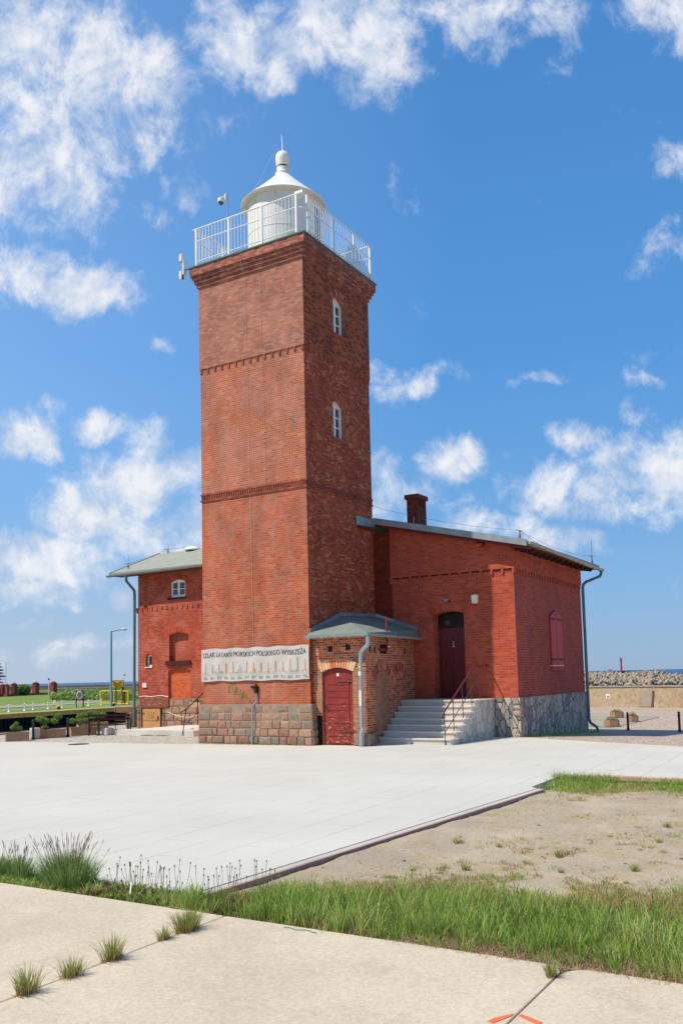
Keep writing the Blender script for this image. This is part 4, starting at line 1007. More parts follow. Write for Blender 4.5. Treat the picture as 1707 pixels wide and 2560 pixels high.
# ------------------------------------------------------------------ foliage helpers
def leaves(mb, c, r, n, size, rnd, squash=.8, shell=.35, long=1.0):
    for _ in range(n):
        while 1:
            p = Vector((rnd.uniform(-1, 1), rnd.uniform(-1, 1), rnd.uniform(-1, 1)))
            if shell < p.length < 1: break
        k = 1+.25*mnoise.noise(p*2.2+Vector(c))
        q = Vector(c)+Vector((p.x*r[0], p.y*r[1], p.z*r[2]))*k
        d = Vector((rnd.gauss(0, 1), rnd.gauss(0, 1), rnd.gauss(0, 1))).normalized(); e = d.cross(Vector((rnd.gauss(0, 1), rnd.gauss(0, 1), rnd.gauss(0, 1)))).normalized()
        s_ = size*rnd.uniform(.6, 1.3)
        mb.add([q-d*s_*long, q+e*s_*.5, q+d*s_*long, q-e*s_*.5], [(0, 1, 2, 3)], max(.01, min(1, rnd.uniform(0, .55)+.35*(p.z*.5+.5))))
def blade(mb, x, y, z, h, lean, w, rnd, tint, bend=.5):
    a = rnd.uniform(0, 2*PI); ca, sa = math.cos(a), math.sin(a); b = rnd.uniform(0, 2*PI); wx, wy = math.cos(b)*w, math.sin(b)*w
    lx, ly = ca*lean, sa*lean
    k = len(mb.v)
    mb.v += [(x-wx, y-wy, z), (x+wx, y+wy, z), (x+lx*.35-wx*.8, y+ly*.35-wy*.8, z+h*.55), (x+lx*.35+wx*.8, y+ly*.35+wy*.8, z+h*.55), (x+lx, y+ly, z+h*(1-bend*lean/h*.4))]
    mb.f += [(k, k+1, k+3, k+2), (k+2, k+3, k+4)]; mb.t += [tint, tint]
# ------------------------------------------------------------------ street furniture, left
def bollard(loc, mat, label, group, ball=True, h=.585):
    b = thing('bollard', loc, label, 'bollard', group); x, y, z = loc
    MB().lathe([(.055, 0), (.055, .05), (.042, .07), (.038, .1), (.036, h-.14), (.045, h-.12), (.045, h-.10), (.03, h-.09)], loc, 14).build('post', mat, b, smooth=True)
    if ball: MB().lathe([(.02, h-.1), (.035, h-.085), (.048, h-.05), (.035, h-.012), (.012, h)], loc, 14).build('ball_top', mat, b, smooth=True)
    else: MB().lathe([(.034, h-.1), (.034, h-.04), (.042, h-.035), (.042, h-.01), (.01, h)], loc, 14).build('cap', mat, b, smooth=True)
    return b
G1 = 'dark green bollards along the canal side'
bollard((-.185, 9.73, 0), M['boll_green'], 'dark green ball topped bollard between the first and second planter, leftmost of four', G1)
bollard((.986, 9.555, 0), M['boll_green'], 'dark green ball topped bollard between the second and third planter', G1)
bollard((1.70, 8.98, 0), M['boll_green'], 'dark green ball topped bollard at the left end of the bench', G1)
bollard((3.6, 9.6, 0), M['boll_green'], 'dark green ball topped bollard at the right end of the bench behind the low kerb', G1)
G2 = 'dark maroon bollards on the seaward side'
bq1, bq2 = gnd2(*ez(912, 1182)), gnd2(*ez(1530, 1200))
bollard(tuple(bq1), M['boll_maroon'], 'dark maroon bollard in front of the three gravel planters', G2, False, .60)
bollard(tuple(bq2), M['boll_maroon'], 'dark maroon bollard at the right edge of the picture', G2, False, .63)
def planter(name, p0, p1, dep, h, label, plant, rnd, sc=1.0):
    """rectangular trough along p0-p1 (front bottom edge)"""
    p0, p1 = Vector(p0), Vector(p1); u = (p1-p0); L = u.length; u.normalize(); v = Vector((-u.y, u.x, 0))
    if v.dot(Vector((FW.x, FW.y, 0))) < 0: v = -v
    c = (p0+p1)/2+v*dep/2
    t = thing(name, tuple(c), label, 'planter', 'gravel concrete planters along the canal side')
    X = Matrix(((u.x, v.x, 0, p0.x), (u.y, v.y, 0, p0.y), (0, 0, 1, 0), (0, 0, 0, 1)))
    m = MB(); m.xf = X; m.prism([(0.03, 0), (L-.03, 0), (L, dep*.12), (L, dep), (0, dep), (0, dep*.12)], 'z', 0, h-.02); m2 = m
    w = .045
    for a in ((0, L, 0, w), (0, L, dep-w, dep), (0, w, w, dep-w), (L-w, L, w, dep-w)): m2.box(a[0], a[1], a[2], a[3], h-.02, h)
    m2.build('box', M['planter'], t)
    m = MB(); m.xf = X; m.box(w, L-w, w, dep-w, h-.021, h-.008); m.build('soil', M['soil'], t)
    m = MB(); m.xf = X; sm = MB(); sm.xf = X
    for (x, y, r, zc, n) in plant:
        leaves(m, (x*L, y*dep, h+zc), (r, r*.8, r*.75), int(n*3.2), .02*sc, rnd, shell=.05, long=1.4); sm.tube([(x*L, y*dep, h-.02), (x*L+.02, y*dep, h+zc)], .008, 5)
    a = m.build('shrub', M['shrub'], t); sm.build('stem', M['bark'], a)
    return t, X, L
rn = random.Random(5)
planter('planter', (-1.13, 9.80, 0), (-.62, 9.38, 0), .42, .25, 'gravel concrete planter with a small pine shrub at the left edge of the picture', [(.35, .5, .1, .14, 110), (.55, .5, .11, .10, 120), (.45, .5, .07, .24, 60)], rn)
t, X, L = planter('planter', (.06, 9.78, 0), (.76, 9.37, 0), .45, .25, 'long gravel planter with two tall pine shrubs and a yellow flower, second from left', [(.1, .5, .13, .33, 140), (.3, .5, .14, .27, 150), (.62, .5, .14, .25, 140), (.75, .5, .14, .38, 150), (.25, .3, .1, .08, 90)], rn)
m = MB(); m.xf = X; leaves(m, (.17*L, .1, .31), (.08, .06, .05), 60, .02, rn); m.build('flower', M['flower'], t)
planter('planter', (1.24, 9.72, 0), (1.94, 9.30, 0), .45, .25, 'gravel planter with a low spreading pine shrub, third from left', [(.15, .5, .13, .2, 140), (.4, .5, .13, .17, 130), (.65, .5, .13, .2, 130), (.85, .5, .11, .24, 110)], rn)
planter('planter', (2.9, 11.2, 0), (3.7, 10.6, 0), .5, .30, 'long planter with pine shrubs behind the bench beside the brick wing', [(.1, .5, .15, .2, 140), (.35, .5, .16, .3, 150), (.6, .5, .16, .25, 150), (.85, .5, .14, .22, 130)], rn)
for lab, p0, sz in (('upright pale stone block behind the leftmost bollard', (-.02, 9.85), (.24, .22, .33)), ('weathered pale stone block under the bench by the third bollard', (1.95, 8.85), (.3, .25, .22))):
    b = MB().box(p0[0]-sz[0]/2, p0[0]+sz[0]/2, p0[1]-sz[1]/2, p0[1]+sz[1]/2, 0, sz[2]).build('stone_block', M['step'], loc=(p0[0], p0[1], 0), bevel=.02); props(b, lab, 'stone block')
# bench
bL = Vector((1.30, 9.05, 0)); u = Vector((.60, -.80, 0)); u = Vector((.66, -.75, 0)).normalized(); v = Vector((-u.y, u.x, 0))
bL = Vector((1.45, 9.15, 0)); BLn = 1.25
be = thing('park_bench', tuple(bL+u*.6), 'slatted park bench with curled cast iron ends facing the canal, seen from behind', 'bench')
X = Matrix(((u.x, v.x, 0, bL.x), (u.y, v.y, 0, bL.y), (0, 0, 1, 0), (0, 0, 0, 1)))
for k in range(2): m = MB(); m.xf = X; m.box(0, BLn, .02-.01*k, .045-.01*k, .47+k*.11, .53+k*.11); m.build('back_slat', M['timber_dark'], be)
for k in range(4): m = MB(); m.xf = X; m.box(0, BLn, .08+k*.085, .15+k*.085, .31, .33); m.build('seat_slat', M['timber_dark'], be)
for x in (0, BLn):
    m = MB(); m.xf = X; m.tube([(x, -.02, 0), (x, .03, .12), (x, .05, .3), (x, .01, .66)], .016, 6); m.tube([(x, .42, 0), (x, .38, .12), (x, .41, .3), (x, .43, .44), (x, .36, .49), (x, .2, .46), (x, .04, .48)], .014, 6); m.tube([(x, .05, .3), (x, .41, .3)], .014, 6)
    m.build('iron_end', M['iron'], be)
# stone beam by the wing corner
sb = thing('stone_bench_beam', (5.3, 11.9, 0), 'heavy rough stone beam resting on a stone pier behind the wing downpipe', 'stone beam')
a = Vector(onx(*lz(290, 360), 5.0)); 
m = MB(); p0 = onx(*lz(290, 390), 5.2); p1 = onx(*lz(560, 375), 5.6)
m.add([(p0.x, p0.y, .55), (p0.x+.15, p0.y-.1, .52), (p1.x+.1, p1.y-.05, .50), (p1.x, p1.y, .54), (p0.x, p0.y, .72), (p0.x+.15, p0.y-.1, .75), (p1.x+.1, p1.y-.05, .73), (p1.x, p1.y, .72)], [(0, 1, 2, 3), (4, 7, 6, 5), (0, 4, 5, 1), (1, 5, 6, 2), (2, 6, 7, 3), (3, 7, 4, 0)], .05)
fixn(m.build('beam', M['ashlar'], sb, bevel=.02))
m = MB(); p1 = onx(*lz(530, 500), 5.6); m.box(5.5, 5.8, p1.y-.12, p1.y+.2, 0, .53, .4); m.build('pier', M['ashlar'], sb, bevel=.02)
fb = thing('flower_box', (4.3, 6.9, .9), 'orange flower box hanging by the plinth just left of the tower corner', 'flower box')
p = onx(*lz(1415, 335), 4.6)
m = MB(); m.box(p.x-.1, p.x+.1, p.y-.22, p.y+.22, p.z-.08, p.z+.07); m.build('trough', M['print_orange'], fb, bevel=.01)
m = MB(); leaves(m, (p.x, p.y-.05, p.z+.12), (.1, .2, .07), 160, .03, rn); m.build('plant', M['shrub'], fb)
# ------------------------------------------------------------------ planters, right
def hexpot(u0, u1, v, hpx, label, fl, d=None):
    a, b = gnd2(u0, v), gnd2(u1, v); w = (b-a).length; zb = (a.z+b.z)/2; c = (a+b)/2+Vector((FW.x, FW.y, 0)).normalized()*w*.5
    dep = (c-CPOS).dot(FW); h = hpx/CF*dep
    t = thing('flower_planter', (c.x, c.y, zb), label, 'planter', 'hexagonal gravel planters on the seaward side')
    ang = [YAW+PI/6+k*PI/3 for k in range(6)]; r = w*.56
    m = MB(); m.prism([(c.x+r*.92*math.cos(k), c.y+r*.92*math.sin(k)) for k in ang], 'z', zb, zb+h*.15); m.prism([(c.x+r*math.cos(k), c.y+r*math.sin(k)) for k in ang], 'z', zb+h*.15, zb+h)
    fixn(m.build('box', M['planter'], t))
    m = MB(); m.prism([(c.x+r*.86*math.cos(k), c.y+r*.86*math.sin(k)) for k in ang], 'z', zb+h-.001, zb+h+.012); m.build('soil', M['soil'], t)
    m = MB(); leaves(m, (c.x, c.y, zb+h+.05), (r*.8, r*.8, .07), 260, .022, rn, shell=.0); m.build('foliage', M['shrub'], t)
    m = MB(); leaves(m, (c.x, c.y, zb+h+.09), (r*.6, r*.6, .06+.05*fl), int(30+120*fl), .018, rn, shell=.0); m.build('flower', M['flower'], t)
hexpot(*[q for q in (ez(655, 1140)[0], ez(828, 1140)[0], ez(0, 1142)[1])], 17, 'hexagonal gravel planter with sparse red flowers, nearest of the three', .2)
hexpot(*[q for q in (ez(722, 1035)[0], ez(878, 1035)[0], ez(0, 1037)[1])], 15, 'hexagonal gravel planter with low purple plants, farthest of the three', .1)
hexpot(*[q for q in (ez(925, 1082)[0], ez(1052, 1082)[0], ez(0, 1084)[1])], 15, 'hexagonal gravel planter with bright pink flowers right of the maroon bollard', 1.0)
# ------------------------------------------------------------------ grounds
def sheet(name, poly, z, mat, kind='structure', lab=None, thick=None):
    m = MB()
    if thick: m.prism(poly, 'z', z-thick, z)
    else: m.add([(x, y, z) for x, y in poly], [tuple(range(len(poly)))])
    o = m.build(name, mat); fixn(o)
    if not thick and o.data.polygons[0].normal.z < 0: o.data.flip_normals()
    o['kind'] = kind; return o
# base terrain with the sandy hollow, the canal is left out
BIG = 60
def canal_y0(x): return 13.1+.03*x
# sea and canal
sheet('sea', [(-9000, -9000), (9000, -9000), (9000, 9000), (-9000, 9000)], -1.05, M['sea'])
sheet('canal_water', [(-60, 10), (60, 12), (60, 33), (-60, 30)], -.92, M['canal'])
sheet('ground', [(-60, -60), (3.4, -60), (3.4, 3.4), (24.5, 3.4), (24.5, canal_y0(24.5)), (-60, canal_y0(-60))], -.12, M['sand'], thick=1.5)
sheet('far_bank_ground', [(-70, 30.06+.051*(-84.6)+1.29), (50, 30.06+.051*35.4+1.29), (165, 150), (158, 192), (60, 260), (-70, 200)], -.02, M['meadow'], thick=1.2)
# near paving levels
sheet('plaza', [(-12.98, -7.30), (-5.95, -7.68), (-5.8, -7.55), (-4.16, -7.5), (-4.20, -12), (.3, -12), (1.75, -8.27), (3.20, -4.95), (3.60, -4.15), (3.60, -.5), (-.2, 1.0), (-.40, 2.41), (-.7, 5.9), (-1.18, 9.95), (-1.6, 13.0), (-22, 13.0), (-22, 0), (-13.0, -2)], .0, M['plaza'], thick=.2)
sheet('cobbled_strip', [(-.1, .5), (-.40, 2.41), (-.7, 5.9), (-1.18, 9.95), (-1.55, 12.7), (10.2, 13.1), (10.2, .5)], -.003, M['cobble'], thick=.2)
m = MB(); xs = [3.7, 8, 12, 15.6, 60]
edge = [(3.55, 3.6), (3.55, -4.1), (3.20, -4.95), (1.75, -8.27), (.3, -12), (.3, -60)]
m.add([(x, y, -.003) for x, y in edge]+[(3.7, -60, -.003), (3.7, 3.6, -.003)], [tuple(range(8))])
for xa_, xb_ in zip(xs, xs[1:]): m.add([(xa_, -60, zap(xa_)-.003), (xb_, -60, zap(xb_)-.003), (xb_, 3.6, zap(xb_)-.003), (xa_, 3.6, zap(xa_)-.003)], [(0, 1, 2, 3)])
o = m.build('cobbled_apron', M['cobble_pink']); o['kind'] = 'structure'
for p_ in o.data.polygons:
    if p_.normal.z < 0: p_.flip()
PPt = [gnd2(*ez(*p)) for p in ((420, 1130), (700, 1152), (1000, 1090), (1290, 1025), (900, 1000), (460, 985))]
m = MB(); m.add([(p.x, p.y, zap(p.x)+.012) for p in PPt], [(0, 1, 2), (0, 2, 5), (2, 3, 4), (2, 4, 5)]); o = fixn(m.build('concrete_path', M['quay_top'])); o['kind'] = 'structure'
m = MB(); m.lathe([(.28, 0), (.28, .006)], (-1.30, 6.6, 0), 28); q = m.build('manhole_cover', M['zinc'], loc=(-1.30, 6.6, 0)); props(q, 'dark flat manhole cover at the left edge of the plaza', 'manhole cover')
q.data.materials[0] = M['iron']
# kerb strip between plaza and sand
k0, k1 = Vector((-12.98, -7.30, 0)), Vector((-5.95, -7.68, 0)); d = (k1-k0).normalized(); nn = Vector((d.y, -d.x, 0))
m = MB(); a = k0+nn*.012; b = k1+nn*.012; m.prism([(a.x, a.y), (b.x, b.y), (b.x+nn.x*.085, b.y+nn.y*.085), (a.x+nn.x*.085, a.y+nn.y*.085)], 'z', -.2, -.004)
q = fixn(m.build('kerb', M['kerb'])); q['kind'] = 'structure'
m = MB(); a = k0+nn*.098; b = k1+nn*.098; m.prism([(a.x, a.y), (b.x, b.y), (b.x+nn.x*.02, b.y+nn.y*.02), (a.x+nn.x*.02, a.y+nn.y*.02)], 'z', -.2, -.006)
q = fixn(m.build('kerb_edge', M['kerb_red'])); q['kind'] = 'structure'
# low wall on the right
lw = thing('low_wall', (-4.2, -9.5, 0), 'low crumbling concrete wall with pinkish coping at the right edge of the plaza', 'wall')
MB().box(-4.30, -4.20, -13, -7.42, -.3, -.035).build('face', M['lowwall'], lw)
m = MB(); y = -7.40
rr = random.Random(2)
while y > -13: 
    l = rr.uniform(.25, .5); m.box(-4.32+rr.uniform(-.01, .01), -4.14, y-l+.008, y, -.04, .012+rr.uniform(-.004, .006), rr.random()); y -= l
m.build('coping', M['quoin'], lw)
# front slabs
SE = -13.40
def slab(name, y0, y1, r0, r1, lab=None):
    m = MB(); g = .0045; p = [(-24, y0+g), (-24, y1-g)]
    for (yc, sg_, r) in ((y1-g, -1, r1), (y0+g, 1, r0)):
        pts = [(SE-r+r*math.sin(a), yc+sg_*(r-r*math.cos(a))*1.0) for a in [PI/2*i/6 for i in range(7)]]
        p += pts if sg_ < 0 else pts[::-1]
    m.prism(p, 'z', -.15, .012); o = fixn(m.build(name, M['slab'], bevel=.004)); o['kind'] = 'structure'
slab('pavement_slab', -7.98, 6.0, .03, .1); slab('pavement_slab', -10.385, -7.98, .13, .03); slab('pavement_slab', -20, -10.385, .1, .16)
sheet('joint_filling', [(-24, -7.99), (SE, -7.99), (SE, -7.97), (-24, -7.97)], -.004, M['soil'])
sheet('joint_filling', [(-24, -10.40), (SE, -10.40), (SE, -10.37), (-24, -10.37)], -.004, M['soil'])
m = MB(); m.prism([(-14.215, -10.40), (-14.19, -10.405), (-14.245, -10.53), (-14.28, -10.515)], 'z', .0125, .0155); m.prism([(-14.20, -10.37), (-14.235, -10.372), (-14.36, -10.325), (-14.345, -10.295), (-14.3, -10.305)], 'z', .0125, .0155)
q = fixn(m.build('paint_marking', M['orange'])); q['kind'] = 'structure'
def SG(x, y): return .028*max(0, 1-abs(-7.52-(x+12.98)*.054-y)/.6)*(x < -5.8)+ -.062+.022*mnoise.noise(Vector((x*.7, y*.7, 0)))+.014*mnoise.noise(Vector((x*2.4, y*2.4, 3)))+.006*mnoise.noise(Vector((x*9, y*9, 5)))-max(0, min(.09, (x+6)*.05))
# sandy ground surface with gentle relief
m = MB(); nx, ny = 200, 130; xa, xb, ya, yb = SE+.0, -4.3, -13.5, -7.38
for i in range(nx+1):
    for j in range(ny+1):
        x = xa+(xb-xa)*i/nx; y = ya+(yb-ya)*j/ny
        lim = -7.44-(x+12.98)*.054 if x < -5.95 else -7.50
        y = min(y, lim-.02) if j == ny else y
        z = SG(x, y)
        if x < SE+.5: z += .05*(1-(x-SE)/.5)
        m.v.append((x, min(y, lim-.005), z))
for i in range(nx):
    for j in range(ny): a = i*(ny+1)+j; m.f.append((a, a+ny+1, a+ny+2, a+1)); m.t.append(0)
q = m.build('sandy_ground', M['sand'], smooth=True); q['kind'] = 'structure'
sheet('verge_soil', [(SE-.02, -8.2), (SE-.02, 3), (-12.94, 3), (-12.94, -8.2)], -.012, M['soil'])
# ------------------------------------------------------------------ grass and weeds
rg_ = random.Random(31)
m = MB(); m2 = MB(); m3 = MB()
def strip_back(y):    # far edge of the green strip
    if y > -6.9: return SE+.36
    if y > -7.6: return SE+.42+(-6.9-y)*.25
    return min(-11.75, SE+.60+(-7.6-y)*.62)
def tuft_into(mb, x, y, z, n, h, spread, w, tint, lean=.5, tv=.3):
    for _ in range(n):
        a = rg_.uniform(0, 2*PI); q = spread*rg_.random()**.7; hh = h*rg_.uniform(.45, 1.1); ln = hh*lean*(.25+q/spread)*rg_.uniform(.5, 1.4)
        bx_, by_ = x+q*math.cos(a)*.6, y+q*math.sin(a)*.6; b = rg_.uniform(0, 2*PI); wx_, wy_ = math.cos(b)*w, math.sin(b)*w
        a += rg_.gauss(0, .5); lx, ly = math.cos(a)*ln, math.sin(a)*ln; k = len(mb.v)
        mb.v += [(bx_-wx_, by_-wy_, z), (bx_+wx_, by_+wy_, z), (bx_+lx*.22-wx_, by_+ly*.22-wy_, z+hh*.5), (bx_+lx*.22+wx_, by_+ly*.22+wy_, z+hh*.5),
                 (bx_+lx*.6-wx_*.6, by_+ly*.6-wy_*.6, z+hh*.82), (bx_+lx*.6+wx_*.6, by_+ly*.6+wy_*.6, z+hh*.82), (bx_+lx, by_+ly, z+hh*rg_.uniform(.85, 1.0))]
        mb.f += [(k, k+1, k+3, k+2), (k+2, k+3, k+5, k+4), (k+4, k+5, k+6)]; t_ = max(.01, min(1, tint+rg_.uniform(-tv, tv))); mb.t += [t_]*3
for _ in range(4200):
    y = rg_.uniform(-12.6, -7.3); bk = strip_back(y); x = bk-.35+abs(rg_.gauss(0, .60)); nz = mnoise.noise(Vector((x*1.1, y*1.1, 12)))
    if y > -7.44-(x+12.98)*.054-.15 or nz < -.28: continue
    ff = max(.3, 1-(x-bk)*.75)
    if rg_.random() < .42: tuft_into(m, x, y, -.07, 12, ff*rg_.uniform(.05, .12), .07, .002, .5, .7, .45)
    else: tuft_into(m2, x, y, -.075, 14, ff*rg_.uniform(.05, .13)*(1+nz*.5), .06, .0017, .55, .6, .5)
for _ in range(2500):
    y = rg_.uniform(-12.4, -6.7) if rg_.random() < .88 else rg_.uniform(-6.7, 1.5)
    bk = strip_back(y); t = rg_.random(); x = SE+.03+(bk-SE)*t; nz = mnoise.noise(Vector((x*1.6, y*1.6, 5)))+.4*mnoise.noise(Vector((x*5, y*5, 8)))
    side = min(1, max(0, (-6.9-y)/1.1)); h = (.07+.13*side)*(.8+.75*nz+.4*rg_.random())*(1 if t < .55 else max(.35, 1.5-t*1.15))
    if side < .05: h = rg_.uniform(.03, .07)
    if nz < -.36 and t > .3: continue
    h *= rg_.uniform(.55, 1.25)
    if rg_.random() < .22: tuft_into(m3, x, y, -.05, 12, max(.04, h*.85), .07, .002, .5, .6, .4)
    if t > .62 and rg_.random() < (t-.5)*1.7: tuft_into(m2, x, y, -.07, 14, max(.04, h*.75), .06, .0016, .5, .7, .5)
    else: tuft_into(m, x, y, -.045, 16, max(.03, h), .065, rg_.choice((.0022, .003, .004)), .42+.45*nz, .45)
mg = m
for _ in range(12000):
    y = rg_.uniform(-12.2, -8.3); f_d = min(1, (-8.3-y)/1.6); x = SE+rg_.uniform(-.035, .10+.16*f_d)
    blade(m3, x, y, -.03, rg_.uniform(.02, .05+.05*f_d), rg_.uniform(.03, .1), .002, rg_, max(.01, rg_.random()), 1)
o = m3.build('dry_grass', M['dry']); o['kind'] = 'stuff'; o['label'] = 'matted dry straw hanging over the slab edge'; o['category'] = 'dry grass'
for _ in range(2600):
    x = rg_.uniform(-12.5, -4.6); y = rg_.uniform(-13, -7.75)
    if y > -7.44-(x+12.98)*.054-.16: continue
    nz = mnoise.noise(Vector((x*.45, y*.45, 9)))+.4*mnoise.noise(Vector((x*1.5, y*1.5, 2)))
    near = max(0, 1-(x+12.4)/1.5); far = max(0, (x+6.9)/2.0); right = max(0, (-9.6-y)/2.5)
    if nz+near*.9+far*.8+right*.6 < .22+.3*rg_.random(): continue
    tuft_into(m if rg_.random() < .35 else m2, x, y, -.075, rg_.randint(10, 26), rg_.uniform(.02, .06), rg_.uniform(.05, .14), .0022, .5, 1.1, .5)
for _ in range(2600):
    t = rg_.random()**1.3; x = -4.5-t*3.6; y = rg_.uniform(-12.5, -7.75)
    nz = mnoise.noise(Vector((x*.8, y*.8, 21)))+.5*mnoise.noise(Vector((x*3, y*3, 2)))
    if nz < -.1+.5*t-.12*rg_.random(): continue
    tuft_into(mg if rg_.random() < .55 else m2, x, y, -.10+.02*(x < -6), rg_.randint(10, 24), rg_.uniform(.03, .08)*(1-.4*t), rg_.uniform(.06, .15), .0025, .75, 1.0, .3)
for _ in range(260):
    x = rg_.gauss(-10.5, .45); y = -10.55-abs(rg_.gauss(0, .5)); tuft_into(mg, x, y, -.08, 18, rg_.uniform(.04, .1), .1, .003, .4, .8, .4)
for _ in range(14000):      # thin reddish grass over the sand
    x = rg_.uniform(-12.6, -4.4); y = rg_.uniform(-13, -7.6)
    nz = mnoise.noise(Vector((x*.55, y*.55, 9)))+.5*mnoise.noise(Vector((x*2, y*2, 2)))
    near = max(0, 1-(x+12.4)/1.3)
    far = max(0, (x+6.6)/2.2)
    if nz+near*.75+far*.8 < .38+.25*rg_.random(): continue
    if y > -7.44-(x+12.98)*.054-.10: continue
    h = rg_.uniform(.03, .08)*(1+near*.8); blade(m2, x, y, -.1, h+.02, h*.6, .0018, rg_, max(.01, rg_.random()))
o = mg.build('grass_strip', M['grass']); o['kind'] = 'stuff'; o['label'] = 'strip of lush green grass along the concrete slabs'; o['category'] = 'grass'
o = m2.build('thin_grass', M['grass_red']); o['kind'] = 'stuff'; o['label'] = 'thin reddish grass scattered over the sandy ground'; o['category'] = 'grass'
m = MB()
for _ in range(15000):      # tall green tufts by the low wall
    y = rg_.uniform(-12.5, -7.45); nz = mnoise.noise(Vector((y*1.1, 3, 1)))
    x = -4.35-abs(rg_.gauss(0, .8 if y > -8.6 else .5))
    if y < -8.3 and nz < -.05 and rg_.random() < .75: continue
    if y > -7.6 and x < -5.2: continue
    h = rg_.uniform(.06, .2)*(1.25 if y > -8.4 else .9)*(1 if x > -4.7 else .35); blade(m, x, y, -.1+.05*(x < -4.8), h, h*rg_.uniform(.1, .9), .0035, rg_, max(.01, rg_.random()*.8))
for _ in range(2500):
    x = rg_.gauss(-9.9, .9); y = rg_.gauss(-11.3, .35); h = rg_.uniform(.03, .06); blade(m, x, y, -.1, h, h*.5, .003, rg_, max(.01, rg_.random()*.8))
for _ in range(2600):      # creeping green along the kerb end
    x = rg_.uniform(-8.4, -5.2); y = -7.66-(x+12.98)*.054+rg_.uniform(-.35, -.0)+.32; y = min(y, -7.44-(x+12.98)*.054-.13)-abs(rg_.gauss(0, .12))
    h = rg_.uniform(.02, .06); blade(m, x, y, -.1, h+.02, h*.7, .003, rg_, max(.01, rg_.random()))
o = m.build('wall_grass', M['grass']); o['kind'] = 'stuff'; o['label'] = 'green tufted grass along the foot of the low wall'; o['category'] = 'grass'
# big tussock of seeding grass
def tussock(x, y, n, r, h, label, seeds=70, w=.003, sr=1.0):
    t = thing('grass_clump', (x, y, 0), label, 'grass clump')
    m = MB(); rr = random.Random(int(abs(x*100+y*10)))
    for _ in range(n):
        a = rr.uniform(0, 2*PI); q = rr.random(); hh = h*rr.uniform(.3, .92)*(1-.35*q*q); ln = hh*(.15+.95*q)*rr.uniform(.5, 1.1); w_ = w*rr.uniform(.35, .8)
        bx_, by_ = x+q*r*.32*math.cos(a), y+q*r*.6*math.sin(a); lx, ly = math.cos(a)*ln*.7, math.sin(a)*ln; b = rr.uniform(0, 2*PI); wx_, wy_ = math.cos(b)*w_, math.sin(b)*w_; k = len(m.v)
        m.v += [(bx_-wx_, by_-wy_, -.02), (bx_+wx_, by_+wy_, -.02), (bx_+lx*.2-wx_, by_+ly*.2-wy_, hh*.5), (bx_+lx*.2+wx_, by_+ly*.2+wy_, hh*.5), (bx_+lx*.6-wx_*.5, by_+ly*.6-wy_*.5, hh*.85), (bx_+lx*.6+wx_*.5, by_+ly*.6+wy_*.5, hh*.85), (bx_+lx, by_+ly, hh*rr.uniform(.8, 1.05))]
        m.f += [(k, k+1, k+3, k+2), (k+2, k+3, k+5, k+4), (k+4, k+5, k+6)]; m.t += [max(.01, rr.random())]*3
    m.build('blades', M['clump'], t)
    m = MB(); s2 = MB()
    for _ in range(seeds):
        a = rr.uniform(0, 2*PI); q = r*.5*rr.random(); hh = h*rr.uniform(.75, 1.1); out = rr.uniform(.1, .75)*hh*sr
        b = Vector((x+q*math.cos(a)*.5, y+q*math.sin(a), 0)); e = b+Vector((math.cos(a)*out*.5, math.sin(a)*out, hh)); mid = b.lerp(e, .6)+Vector((0, 0, hh*.06))
        m.tube([b, mid, e], .0012, 3, False, rr.random()*.4+.1); dd = (e-mid).normalized()
        s2.tube([e-dd*.0, e+dd*.02, e+dd*.05], [.0015, .0036, .001], 4, False, max(.01, rr.random()))
    q = m.build('stalks', M['weed'], t); s2.build('seed_head', M['seed'], q)
    return t
tussock(-13.16, -6.15, 2500, .46, .34, 'large dark green grass clump with brown seed heads beside the plaza edge', 85)
tussock(-13.15, -5.55, 800, .26, .24, 'smaller grass clump with few seed heads left of the large one', 26)
tussock(-13.15, -5.30, 700, .24, .22, 'small grass clump cut by the left edge of the picture', 14)
# plantain stalks as stuff
gl = MB()
m = MB(); s2 = MB()
for _ in range(92):
    y = rg_.choice((-6.62, -6.8, -7.0, -7.3, -7.45, -7.75))+rg_.gauss(0, .10); x = rg_.uniform(SE+.1, -12.85) if y > -7.3 else rg_.uniform(SE+.1, -12.5)
    h = rg_.uniform(.05, .25); l = rg_.uniform(-.05, .05); b = Vector((x, y, -.02)); e = b+Vector((l, rg_.uniform(-.04, .04), h))
    m.tube([b, b.lerp(e, .5)+Vector((l*.3, 0, .005)), e], .0018, 3, False, rg_.random())
    m.tube([e-Vector((0, 0, .004)), e+Vector((0, 0, .006)), e+Vector((0, 0, .014))], [.003, .006, .002], 5, False, .5)
for _ in range(2200):
    y = rg_.uniform(-7.9, -6.4); x = rg_.uniform(SE+.06, SE+.40); h = rg_.uniform(.03, .1); blade(m, x, y, -.03, h, h*.8, .006, rg_, max(.01, rg_.random()))
for _ in range(60):
    y = rg_.uniform(-11.6, -8.6); x = rg_.uniform(-12.4, -11.7); h = rg_.uniform(.1, .2); b = Vector((x, y, -.1)); m.tube([b, b+Vector((rg_.uniform(-.04, .04), rg_.uniform(-.05, .05), h))], .0025, 4, False, .3)
for _ in range(330):
    y = rg_.uniform(-7.0, -4.6); x = rg_.uniform(SE+.03, -12.98); tuft_into(gl, x, y, -.03, 22, rg_.uniform(.03, .075), .06, .003, rg_.uniform(.2, .7), .9, .4)
for _ in range(26):
    y = rg_.uniform(-7.3, -6.5); x = rg_.uniform(SE+.05, -13.05); tuft_into(gl, x, y, -.03, 22, rg_.uniform(.07, .12), .05, .005, rg_.uniform(.2, .6), .7, .3)
q_ = gl.build('verge_grass', M['grass']); q_['kind'] = 'stuff'; q_['label'] = 'short green verge grass around the big tussock at left'; q_['category'] = 'grass'
